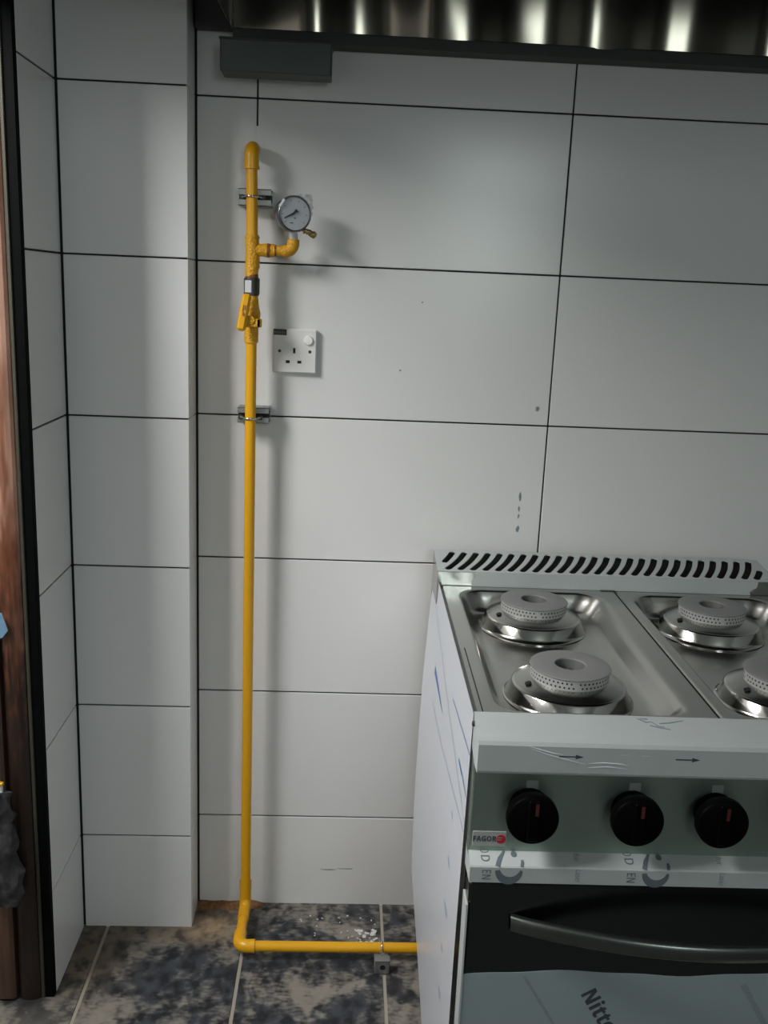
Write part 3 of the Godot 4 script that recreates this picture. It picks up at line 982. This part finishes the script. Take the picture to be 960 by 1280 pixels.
	for k in N + 1:
		var v := k / float(N)
		var bow := sin(v * PI)
		hp.append(Vector3(lerpf(0.062, W - 0.062, v), 0.5305 + 0.004 * bow, 0.046 + 0.062 * pow(bow, 0.85)))
	var rows := []
	for q in [[-0.0125, -0.004], [-0.0125, 0.002], [-0.009, 0.0055], [0.0, 0.0072], [0.009, 0.0055], [0.0125, 0.002], [0.0125, -0.004]]:
		var row := []
		for p in hp: row.append(p + Vector3(0, q[0], q[1]))
		rows.append(row)
	var back := []
	for p in hp: back.append(p + Vector3(0, -0.0125, -0.004))
	rows.append(back)
	m = Mesher.new()
	m.sheet(rows)
	part("handle", m.done(), M.steel_handle, od, "bowed steel bar handle")

func knob(s: Node3D, at: Vector3) -> void:
	var k := Node3D.new()
	k.name = "knob"
	s.add_child(k, true)
	k.position = at
	var t := Transform3D(Basis(Vector3.RIGHT, PI / 2), Vector3.ZERO)
	var m := Mesher.new()
	m.lathe([Vector2(0.028, 0.0), Vector2(0.028, 0.006), Vector2(0.027, 0.010), Vector2(0.027, 0.014), Vector2(0.0335, 0.020), Vector2(0.0352, 0.024), Vector2(0.0352, 0.034), Vector2(0.0345, 0.0365), Vector2(0.032, 0.038), Vector2(0, 0.038)], 48, t)
	part("dial", m.done(), M.knob, k)
	m = Mesher.new()
	m.box(Vector3(-0.0075, -0.030, 0.036), Vector3(0.0075, 0.030, 0.0405), 0.002)
	part("grip", m.done(), M.knob, k)
	m = Mesher.new()
	m.box(Vector3(0.0015, 0.009, 0.0403), Vector3(0.006, 0.0265, 0.0408))
	part("red_mark", m.done(), M.red, k)

func side_film(s: Node3D) -> void:
	# loose sheet of film hanging over the left side panel, belly in the middle, its lower edge curling at the floor
	var m := Mesher.new()
	m.box(Vector3(0.0, 0.13, -0.70), Vector3(0.003, 0.815, 0.004), 0.0008)
	part("side_panel", m.done(), M.steel_panel, s)
	var rows := []
	var R := 26; var C := 26
	for i in R + 1:
		var v := i / float(R)          # 0 at the top
		var row := []
		for j in C + 1:
			var u := j / float(C)      # 0 at the back
			var zt := lerpf(-0.695, 0.004, u)
			var zbm := lerpf(-0.66, -0.004, u)
			var z := lerpf(zt, zbm, v * v)
			var ytop := 0.8235
			var ybot := 0.012 + 0.125 * clampf(1.0 - u / 0.55, 0, 1)
			var y := lerpf(ytop, ybot, v)
			var belly := sin(clampf(v * 1.15, 0, 1) * PI * 0.62) * (0.013 * (1.0 - u) + 0.005)
			var x := -0.0022 - belly - 0.0015 * sin(v * 9.0 + u * 4.0) * v * (1.0 - u * 0.6)
			row.append(Vector3(x, y, z))
		rows.append(row)
	m = Mesher.new()
	m.sheet(rows)
	var f := part("side_film", m.done(), M.film_side, s, "loose white translucent film with blue print")
	# blue print: straight thin lines across the sheet, arrows and rows of small type
	var at := func(u: float, v: float) -> Vector3:
		var a := clampf(v, 0, 1) * R
		var b := clampf(u, 0, 1) * C
		var i := mini(int(a), R - 1); var j := mini(int(b), C - 1)
		var fa := a - i; var fb := b - j
		var p: Vector3 = rows[i][j].lerp(rows[i][j + 1], fb).lerp(rows[i + 1][j].lerp(rows[i + 1][j + 1], fb), fa)
		return p + Vector3(-0.0007, 0, 0)
	var band := func(called: String, a: Vector2, b: Vector2, wa: float, wb: float, mm: Material) -> void:
		var me := Mesher.new()
		var n := 24
		for k in n:
			var p: Vector2 = a.lerp(b, k / float(n))
			var q: Vector2 = a.lerp(b, (k + 1) / float(n))
			var w0 := lerpf(wa, wb, k / float(n)); var w1 := lerpf(wa, wb, (k + 1) / float(n))
			me.quad(at.call(p.x, p.y + w0), at.call(q.x, q.y + w1), at.call(q.x, q.y - w1), at.call(p.x, p.y - w0))
		part(called, me.done(), mm, f)
	var fu := func(y: float, z: float) -> Vector2: return Vector2((z + 0.69) / 0.69, (0.8235 - y) / 0.80)
	band.call("printed_line", fu.call(0.785, -0.68), fu.call(0.66, 0.0), 0.0012, 0.0012, M.print_pale)
	band.call("printed_line", fu.call(0.60, -0.50), fu.call(0.645, 0.0), 0.001, 0.001, M.print_pale)
	band.call("printed_line", fu.call(0.745, -0.22), fu.call(0.762, 0.0), 0.0012, 0.0012, M.print_blue)
	band.call("printed_arrow", fu.call(0.667, -0.50), fu.call(0.664, -0.34), 0.010, 0.001, M.print_blue)
	band.call("printed_arrow", fu.call(0.703, -0.10), fu.call(0.700, -0.06), 0.0035, 0.0035, M.print_blue)
	band.call("printed_arrow", fu.call(0.703, -0.07), fu.call(0.697, 0.0), 0.0022, 0.0012, M.print_blue)
	for k in 7:
		var y := 0.60 - k * 0.078
		band.call("printed_dash", fu.call(y, -0.13), fu.call(y - 0.002, -0.115 + 0.01 * (k % 3)), 0.0035, 0.0035, M.print_pale)

# ---------------------------------------------------------------- gas pipe
func arc(c: Vector3, a: Vector3, b: Vector3, n := 8) -> Array:     # quarter turn from c + a to c + b
	var o := []
	for k in n + 1:
		var u := PI / 2 * k / n
		o.append(c + a * cos(u) + b * sin(u))
	return o

func gas_pipe() -> void:
	var X := 0.178; var Z := 0.052; var r := 0.0107; var yf := 0.031; var zf := 0.188
	var p := thing("gas_pipe", "yellow painted gas pipe running down the white tiled wall and along the floor", "gas pipe", Vector3(X, 0, Z))
	var o := -Vector3(X, 0, Z)
	var seg := func(path: Array, radii: Array, called: String, mm: Material, sg := 24) -> void:
		var m := Mesher.new()
		var q := []
		for v in path: q.append(v + o)
		m.tube(q, radii, sg)
		part(called, m.done(), mm, p)
	# upper pipe between elbow and tee, lower pipe between valve and coupling
	seg.call([Vector3(X - 0.001, 1.60, Z), Vector3(X + 0.001, 1.465, Z)], [r], "riser_pipe", M.yellow)
	seg.call([Vector3(X + 0.001, 1.29, Z), Vector3(X, 0.078, Z)], [r], "riser_pipe", M.yellow)
	# elbow turning into the wall
	var e := [Vector3(X - 0.001, 1.590, Z)] + arc(Vector3(X - 0.001, 1.610, Z - 0.016), Vector3(0, 0, 0.016), Vector3(0, 0.016, 0), 10) + [Vector3(X - 0.001, 1.626, Z - 0.03)]
	seg.call(e, [0.0130, 0.0135], "elbow", M.yellow)
	seg.call([Vector3(X - 0.001, 1.5885, Z), Vector3(X - 0.001, 1.594, Z)], [0.0145], "elbow_collar", M.yellow)
	seg.call([Vector3(X - 0.001, 1.626, 0.03), Vector3(X - 0.001, 1.626, 0.0003)], [r], "wall_stub", M.yellow)
	# tee
	seg.call([Vector3(X + 0.001, 1.471, Z), Vector3(X + 0.001, 1.466, Z), Vector3(X + 0.001, 1.462, Z), Vector3(X + 0.002, 1.44, Z), Vector3(X + 0.002, 1.412, Z), Vector3(X + 0.001, 1.408, Z), Vector3(X, 1.394, Z)], [0.0115, 0.0145, 0.0128, 0.0135, 0.0138, 0.0128, 0.0122], "tee", M.yellow_rough)
	var by := 1.4435
	seg.call([Vector3(X, by, Z), Vector3(X + 0.02, by, Z), Vector3(X + 0.028, by, Z), Vector3(X + 0.030, by, Z)], [0.0115, 0.0118, 0.0125, 0.0135], "tee_branch", M.yellow_rough)
	seg.call([Vector3(X + 0.0300, by, Z), Vector3(X + 0.0345, by, Z)], [0.0128], "rust_ring", M.rust)
	seg.call([Vector3(X + 0.0345, by, Z), Vector3(X + 0.044, by, Z)], [0.0122], "nipple", M.yellow_rough, 6)
	seg.call([Vector3(X + 0.044, by, Z), Vector3(X + 0.047, by, Z)], [0.0105], "rust_ring", M.rust)
	var e2 := [Vector3(X + 0.047, by, Z), Vector3(X + 0.058, by, Z), Vector3(X + 0.06, by, Z)] + arc(Vector3(X + 0.064, by + 0.015, Z + 0.001), Vector3(0, -0.015, 0), Vector3(0.015, 0, 0), 8) + [Vector3(X + 0.079, by + 0.022, Z + 0.001)]
	seg.call(e2, [0.0095, 0.0095, 0.0115, 0.0115, 0.0115, 0.0115, 0.0115, 0.0115, 0.0115, 0.0115, 0.0115, 0.0115, 0.011], "branch_elbow", M.yellow_rough)
	# union of bare metal wound with tape
	seg.call([Vector3(X, 1.400, Z), Vector3(X + 0.001, 1.396, Z), Vector3(X + 0.001, 1.391, Z)], [0.0118, 0.0125, 0.0125], "rust_ring", M.rust)
	seg.call([Vector3(X + 0.001, 1.393, Z), Vector3(X + 0.001, 1.390, Z), Vector3(X + 0.001, 1.362, Z), Vector3(X + 0.001, 1.358, Z)], [0.0125, 0.0152, 0.0150, 0.0125], "union_nut", M.dark_metal, 8)
	var m := Mesher.new()
	m.box(Vector3(-0.0085, 1.364, 0.0128), Vector3(0.0045, 1.387, 0.0152), 0.0008, Transform3D(Basis(Vector3.UP, -0.12), Vector3(-0.0005, 0, 0)))
	part("thread_tape", m.done(), M.tape, p, "white tape on the bare union")
	# ball valve body and yellow lever
	seg.call([Vector3(X + 0.001, 1.362, Z), Vector3(X + 0.001, 1.352, Z), Vector3(X + 0.002, 1.34, Z), Vector3(X + 0.003, 1.325, Z), Vector3(X + 0.002, 1.309, Z), Vector3(X + 0.001, 1.300, Z), Vector3(X + 0.001, 1.296, Z), Vector3(X + 0.001, 1.270, Z)], [0.0115, 0.0128, 0.0130, 0.0155, 0.0145, 0.0128, 0.0138, 0.0134], "valve_body", M.yellow_rough)
	seg.call([Vector3(X + 0.002, 1.314, Z), Vector3(X + 0.001, 1.314, Z + 0.030)], [0.0085], "valve_stem", M.yellow_rough, 16)
	m = Mesher.new()
	m.box(Vector3(-0.012, 1.300, 0.022), Vector3(0.0215, 1.3165, 0.028), 0.0015)
	m.box(Vector3(0.0135, 1.300, 0.008), Vector3(0.022, 1.3165, 0.028), 0.0015)
	part("lever_plate", m.done(), M.yellow_rough, p)
	m = Mesher.new()
	m.box(Vector3(-0.0085, -0.036, -0.006), Vector3(0.0085, 0.034, 0.006), 0.0045, Transform3D(Basis(Vector3(0, 0, 1), -0.16) * Basis(Vector3.RIGHT, -0.10), Vector3(-0.0095, 1.3285, 0.033)))
	part("lever_grip", m.done(), M.yellow, p, "smooth yellow plastic lever grip")
	m = Mesher.new()
	var gt := Transform3D(Basis(Vector3(0, 0, 1), -0.16) * Basis(Vector3.RIGHT, -0.10), Vector3(-0.0095, 1.3285, 0.033))
	for q in [[-0.002, 0.006, 0.0012, 0.006], [0.0016, 0.0075, 0.0011, 0.0045], [-0.0006, -0.004, 0.0012, 0.0035], [0.0018, -0.006, 0.001, 0.003]]:
		m.box(Vector3(q[0] - q[2], q[1] - q[3], 0.0058), Vector3(q[0] + q[2], q[1] + q[3], 0.0064), 0.0, gt)
	part("lever_print", m.done(), M.rust, p)
	# bottom coupling, elbow out from the wall, floor run
	seg.call([Vector3(X, 0.094, Z), Vector3(X, 0.091, Z), Vector3(X, 0.087, Z), Vector3(X, 0.083, Z), Vector3(X, 0.079, Z), Vector3(X, 0.074, Z), Vector3(X, 0.068, Z)], [0.0112, 0.0135, 0.0122, 0.0135, 0.0122, 0.0135, 0.0125], "coupling", M.yellow)
	var e3 := [Vector3(X, 0.07, Z), Vector3(X, 0.053, Z)] + arc(Vector3(X, 0.053, Z + 0.022), Vector3(0, 0, -0.022), Vector3(0, -0.022, 0), 8) + [Vector3(X, yf, Z + 0.05)]
	seg.call(e3, [0.0125], "elbow", M.yellow)
	seg.call([Vector3(X, yf, Z + 0.045), Vector3(X, yf, zf - 0.025)], [r], "short_pipe", M.yellow)
	var e4 := [Vector3(X, yf, zf - 0.040), Vector3(X, yf, zf - 0.018)] + arc(Vector3(X + 0.018, yf, zf - 0.018), Vector3(-0.018, 0, 0), Vector3(0, 0, 0.018), 8) + [Vector3(X + 0.032, yf, zf), Vector3(X + 0.034, yf, zf)]
	seg.call(e4, [0.0138, 0.0132, 0.0132, 0.0132, 0.0135, 0.0138, 0.014, 0.0138, 0.0135, 0.0132, 0.0132, 0.0140, 0.0140, 0.012], "elbow", M.yellow)
	seg.call([Vector3(X + 0.03, yf, zf), Vector3(X + 0.72, yf, zf)], [r], "floor_pipe", M.yellow)
	gauge()
	clamps(X, Z, r, yf, zf)

func gauge() -> void:
	var g := thing("pressure_gauge", "round pressure gauge in torn clear wrap on the yellow pipe branch", "pressure gauge", Vector3(0.257, 1.4635, 0.055))
	var yaw := 0.42
	var c := Vector3(-0.002, 0.0465, 0.018)
	var t := Transform3D(Basis(UP, yaw) * Basis(Vector3.RIGHT, PI / 2), c)       # lathe axis y -> facing the room
	var m := Mesher.new()
	m.lathe([Vector2(0, 0), Vector2(0.028, 0.0), Vector2(0.031, 0.003), Vector2(0.031, 0.021), Vector2(0.0330, 0.0225), Vector2(0.0330, 0.0275), Vector2(0.0312, 0.0295), Vector2(0.0292, 0.0285)], 48, t * Transform3D(Basis.IDENTITY, Vector3(0, -0.015, 0)))
	part("case", m.done(), M.bezel, g)
	m = Mesher.new()
	m.lathe([Vector2(0.0294, 0.0120), Vector2(0.0, 0.0120)], 40, t)
	part("dial", m.done(), M.dial, g, "pale grey dial")
	var f := Transform3D(Basis(UP, yaw), c) 
	m = Mesher.new()
	for k in 15:
		if k % 2: continue
		var u := lerpf(-0.7, PI + 0.7, k / 14.0)
		var d := Vector3(cos(u), sin(u), 0)
		var e := Vector3(-sin(u), cos(u), 0)
		var a := d * 0.0215 + Vector3(0, 0, 0.0124)
		var b := d * 0.0250 + Vector3(0, 0, 0.0124)
		m.quad(f * (a - e * 0.0005), f * (b - e * 0.0005), f * (b + e * 0.0005), f * (a + e * 0.0005))
	m.box(Vector3(-0.009, -0.0175, 0.0121), Vector3(-0.002, -0.0155, 0.0124), 0.0, f)
	m.box(Vector3(-0.001, -0.009, 0.0121), Vector3(0.002, -0.0065, 0.0124), 0.0, f)
	part("dial_print", m.done(), M.print_mid, g)
	flat_poly(g, "needle", [Vector2(-0.0205, -0.0110), Vector2(-0.0200, -0.0085), Vector2(-0.003, 0.0015), Vector2(0.000, 0.0055), Vector2(0.0025, 0.008), Vector2(0.0080, 0.0025), Vector2(0.003, 0.0010), Vector2(-0.002, -0.0030)], M.print_dark, f * Transform3D(Basis.IDENTITY, Vector3(0, 0.001, 0.0130)), 0.0006)
	m = Mesher.new()
	m.tube([Vector3(0, 0.0032, 0.0), Vector3(0, 0.010, 0.003), Vector3(-0.001, 0.018, 0.012)], [0.0085, 0.008, 0.0065], 6)
	part("stem", m.done(), M.wrap, g)
	m = Mesher.new()
	m.tube([Vector3(0, 0.0022, 0.0), Vector3(0, 0.008, 0.001)], [0.007], 12)
	part("thread", m.done(), M.tape, g)
	m = Mesher.new()
	m.box(Vector3(-0.0328, -0.009, 0.006), Vector3(-0.0270, 0.009, 0.0158), 0.002, f * Transform3D(Basis(Vector3(0, 0, 1), -0.61), Vector3.ZERO))
	part("wrap_fold", m.done(), M.tape, g, "bright fold of the wrap on the rim")
	# crumpled clear wrap standing off at the upper right, twisted tail at the lower right
	var fl := FastNoiseLite.new(); fl.seed = 3; fl.frequency = 90.0
	var rows := []
	for i in 9:
		var row := []
		for j in 9:
			var u := j / 8.0; var v := i / 8.0
			var q := Vector3(0.006 + 0.029 * u, 0.046 + 0.037 * v, 0.024 - 0.014 * u)
			q += Vector3(fl.get_noise_3d(u, v, 0.0), fl.get_noise_3d(u, v, 4.0), fl.get_noise_3d(u, v, 8.0)) * 0.007
			row.append(q)
		rows.append(row)
	m = Mesher.new()
	m.sheet(rows)
	part("torn_wrap", m.done(), M.wrap, g, "torn clear plastic wrap")
	m = Mesher.new()
	var tail := []
	for k in 12:
		var v := k / 11.0
		tail.append(Vector3(0.014 + 0.030 * v, 0.022 - 0.012 * v, 0.016) + Vector3(fl.get_noise_1d(v * 3.0), fl.get_noise_1d(v * 3.0 + 9.0), fl.get_noise_1d(v * 3 + 17.0)) * 0.004)
	m.tube(tail, [0.004, 0.005, 0.0035, 0.0055, 0.004, 0.0055, 0.0045, 0.006, 0.005, 0.007, 0.0065, 0.004], 9)
	part("wrap_tail", m.done(), M.brass, g)

func channel(n: Node3D, w: float, h: float, d: float) -> void:       # strut channel lying against a wall, open lips at top and bottom
	var m := Mesher.new()
	m.box(Vector3(-w / 2, -h / 2, 0), Vector3(w / 2, h / 2, 0.002))
	m.box(Vector3(-w / 2, h / 2 - 0.002, 0), Vector3(w / 2, h / 2, d), 0.0006)
	m.box(Vector3(-w / 2, -h / 2, 0), Vector3(w / 2, -h / 2 + 0.002, d), 0.0006)
	m.box(Vector3(-w / 2, h / 2 - 0.0115, d - 0.002), Vector3(w / 2, h / 2, d), 0.0006)
	m.box(Vector3(-w / 2, -h / 2, d - 0.002), Vector3(w / 2, -h / 2 + 0.0115, d), 0.0006)
	part("channel", m.done(), M.zinc, n)
	m = Mesher.new()
	m.box(Vector3(-w / 2 + 0.001, -h / 2 + 0.010, 0.003), Vector3(w / 2 - 0.001, h / 2 - 0.010, d - 0.006))
	part("channel_slot", m.done(), M.black, n)

func clamps(X: float, Z: float, r: float, yf: float, zf: float) -> void:
	for c in [[1.5395, "zinc channel clamp holding the yellow pipe left of the pressure gauge", 0.182, 0.0], [1.1270, "zinc channel clamp holding the yellow pipe below the wall socket", 0.183, -0.004]]:
		var n := thing("pipe_clamp", c[1], "pipe clamp", Vector3(c[2], c[0], 0.0), 0.0, "channel clamps on the yellow pipe")
		channel(n, 0.062, 0.031, 0.0405)
		var m := Mesher.new()
		var dx: float = X - c[2]
		var path := []
		for k in 15:
			var u := lerpf(-0.35, PI + 0.35, k / 14.0)
			path.append(Vector3(dx + (r + 0.0022) * cos(u), c[3], Z + (r + 0.0022) * sin(u)))
		path.push_front(Vector3(dx + r + 0.009, c[3], 0.042)); path.push_back(Vector3(dx - r - 0.009, c[3], 0.042))
		m.tube(path, [0.0020], 10)
		part("strap", m.done(), M.chrome, n, "shiny steel strap")
		for sx in [-1, 1]:
			m = Mesher.new()
			m.lathe([Vector2(0, 0), Vector2(0.0052, 0), Vector2(0.0052, 0.003), Vector2(0, 0.003)], 6, Transform3D(Basis(Vector3.RIGHT, PI / 2), Vector3(dx + sx * (r + 0.009), c[3], 0.0405)))
			part("nut", m.done(), M.dark_metal, n)
	var f := thing("pipe_clamp", "small zinc clamp bolting the yellow pipe down to the floor", "pipe clamp", Vector3(0.479, 0, zf + 0.028), 0.0, "channel clamps on the yellow pipe")
	var m := Mesher.new()
	m.box(Vector3(-0.0155, 0.0005, 0.012), Vector3(0.0145, 0.031, 0.014), 0.0006)
	m.box(Vector3(-0.0165, 0.029, -0.003), Vector3(0.0155, 0.0315, 0.014), 0.0006)
	m.box(Vector3(-0.0155, 0.0005, -0.045), Vector3(0.0145, 0.0025, 0.012), 0.0004)
	part("bracket", m.done(), M.zinc, f)
	m = Mesher.new()
	m.lathe([Vector2(0, 0), Vector2(0.0055, 0), Vector2(0.0055, 0.0012), Vector2(0, 0.0012)], 18, Transform3D(Basis(Vector3.RIGHT, PI / 2), Vector3(0.0005, 0.016, 0.0137)))
	part("bolt_hole", m.done(), M.black, f)
	m = Mesher.new()
	var path := []
	for k in 15:
		var u := lerpf(-0.5, PI + 0.6, k / 14.0)
		path.append(Vector3(-0.001, yf + (r + 0.002) * sin(u), -0.028 + (r + 0.002) * cos(u)))
	path.push_front(Vector3(-0.001, 0.030, -0.006))
	m.tube(path, [0.0019], 10)
	part("strap", m.done(), M.chrome, f, "bright wire strap")

# ---------------------------------------------------------------- small things
func small_things() -> void:
	# wall socket
	var k := thing("wall_socket", "white single wall socket with switch beside the yellow pipe", "wall socket", Vector3(0.2612, 1.2542, 0.0))
	var m := Mesher.new()
	m.box(Vector3(-0.0425, -0.0425, 0.0), Vector3(0.0425, 0.0425, 0.006), 0.001)
	m.box(Vector3(-0.0435, -0.0435, 0.005), Vector3(0.0435, 0.0435, 0.0125), 0.0025)
	part("plate", m.done(), M.plastic_white, k)
	m = Mesher.new()
	m.box(Vector3(-0.0033, -0.0045, 0.0118), Vector3(0.0013, 0.0060, 0.0128), 0.0)
	m.box(Vector3(-0.0175, -0.0240, 0.0118), Vector3(-0.0095, -0.0185, 0.0128), 0.0)
	m.box(Vector3(0.0055, -0.0240, 0.0118), Vector3(0.0135, -0.0185, 0.0128), 0.0)
	part("pin_hole", m.done(), M.black, k)
	for x in [-0.030, 0.030]:
		m = Mesher.new()
		m.lathe([Vector2(0, 0), Vector2(0.0033, 0), Vector2(0.0030, 0.0008), Vector2(0, 0.0008)], 16, Transform3D(Basis(Vector3.RIGHT, PI / 2), Vector3(x, -0.0005, 0.0122)))
		part("screw", m.done(), M.dark_metal, k)
	m = Mesher.new()
	m.lathe([Vector2(0, 0), Vector2(0.0092, 0), Vector2(0.0092, 0.003), Vector2(0.0080, 0.0046), Vector2(0, 0.0052)], 28, Transform3D(Basis(Vector3.RIGHT, PI / 2), Vector3(0.0265, 0.0215, 0.0120)))
	part("switch", m.done(), M.switch_white, k, "round white switch")
	m = Mesher.new()
	m.box(Vector3(-0.0425, 0.0305, 0.0120), Vector3(-0.0165, 0.0420, 0.0134), 0.0004)
	var st := part("sticker", m.done(), M.olive, k, "dark smudged sticker")
	m = Mesher.new()
	for q in 6:
		m.box(Vector3(-0.0405 + q * 0.0038, 0.0335, 0.0133), Vector3(-0.0385 + q * 0.0038, 0.0385 - 0.001 * (q % 2), 0.0137))
	part("sticker_mark", m.done(), M.print_mid, st)

	# rag hanging on the jamb, tape above it
	var rg := thing("rag", "grey crumpled rag hanging on the brown door frame at the left edge", "rag", Vector3(-0.2465, 0.36, 0.342))
	var fl := FastNoiseLite.new(); fl.seed = 8; fl.frequency = 9.0; fl.fractal_octaves = 3
	var rings := []
	for i in 17:
		var v := i / 16.0
		var ring := []
		for j in 22:
			var u := TAU * j / 22.0
			var prof := 0.016 + 0.019 * sin(pow(v, 0.8) * PI)
			if v > 0.85: prof *= 0.9
			var d := Vector3(cos(u) * 1.0, 0, -sin(u) * 0.5)
			var q := d * prof + Vector3(-0.004 * (1.0 - v), -0.13 + 0.235 * v, 0)
			q += d * fl.get_noise_3d(d.x * 0.12, v * 0.35, d.z * 0.12) * 0.035
			ring.append(q)
		rings.append(ring)
	m = Mesher.new()
	m.loft(rings, true)
	part("cloth", m.done(), M.rag, rg)
	m = Mesher.new()
	m.box(Vector3(-0.01, 0.118, -0.004), Vector3(0.0155, 0.124, 0.004), 0.001)
	part("yellow_band", m.done(), M.yellow, rg, "small yellow band")
	m = Mesher.new()
	m.box(Vector3(-0.004, 0.095, -0.004), Vector3(0.014, 0.119, 0.003), 0.002)
	part("knot", m.done(), M.tape, rg)
	var bt := thing("tape_piece", "small pale blue piece of tape on the brown door frame", "tape", Vector3(-0.2345, 0.776, 0.3205))
	m = Mesher.new()
	m.extrude(PackedVector2Array([Vector2(-0.03, -0.03), Vector2(0.008, -0.022), Vector2(0.0185, -0.008), Vector2(0.009, 0.024), Vector2(-0.03, 0.03)]), 0.0012)
	part("strip", m.done(), M.sticker_blue, bt)

	# sand pile in the corner by the pillar and loose flakes on the floor
	var sp := MeshInstance3D.new()
	sp.name = named("sand_heap")
	m = Mesher.new()
	var rows := []
	var fn := FastNoiseLite.new(); fn.seed = 5; fn.frequency = 14.0; fn.fractal_octaves = 3
	for i in 15:
		var row := []
		for j in 25:
			var x := lerpf(0.068, 0.225, j / 24.0)
			var z := lerpf(0.001, 0.040, i / 14.0)
			var n := fn.get_noise_2d(x, z)
			var hgt := 0.008 * (1.0 - i / 14.0) * (0.75 + n * 0.7) * smoothstep(0.0, 0.25, 1.0 - j / 24.0) - 0.0012 * (i / 14.0) * 2.0
			row.append(Vector3(x, maxf(hgt, -0.002), z))
		rows.append(row)
	rows.reverse()
	m.sheet(rows, 0.001)
	sp.mesh = m.done()
	sp.material_override = M.sand
	add_child(sp)
	sp.set_meta("kind", "stuff")
	sp.set_meta("label", "orange sand swept into the corner at the foot of the pipe")
	sp.set_meta("category", "sand")
	var ff := MeshInstance3D.new()
	ff.name = named("plaster_flakes")
	m = Mesher.new()
	for q in 46:
		var x := rng.randf_range(0.30, 0.47)
		var z := rng.randf_range(0.03, 0.15)
		var big := 0.0022
		if q < 16:
			x = rng.randf_range(0.425, 0.47); z = rng.randf_range(0.095, 0.15); big = 0.0055
		var a := rng.randf() * TAU
		m.box(Vector3(-big, 0.0, -big * rng.randf_range(0.3, 0.8)), Vector3(big * rng.randf_range(0.5, 1.4), 0.0012, big * 0.6), 0.0003, Transform3D(Basis(UP, a) * Basis(Vector3.RIGHT, rng.randf_range(-0.25, 0.25)), Vector3(x, 0.0006, z)))
	ff.mesh = m.done()
	ff.material_override = M.flake
	add_child(ff)
	ff.set_meta("kind", "stuff")
	ff.set_meta("label", "white plaster flakes scattered on the floor behind the yellow pipe")
	ff.set_meta("category", "debris")
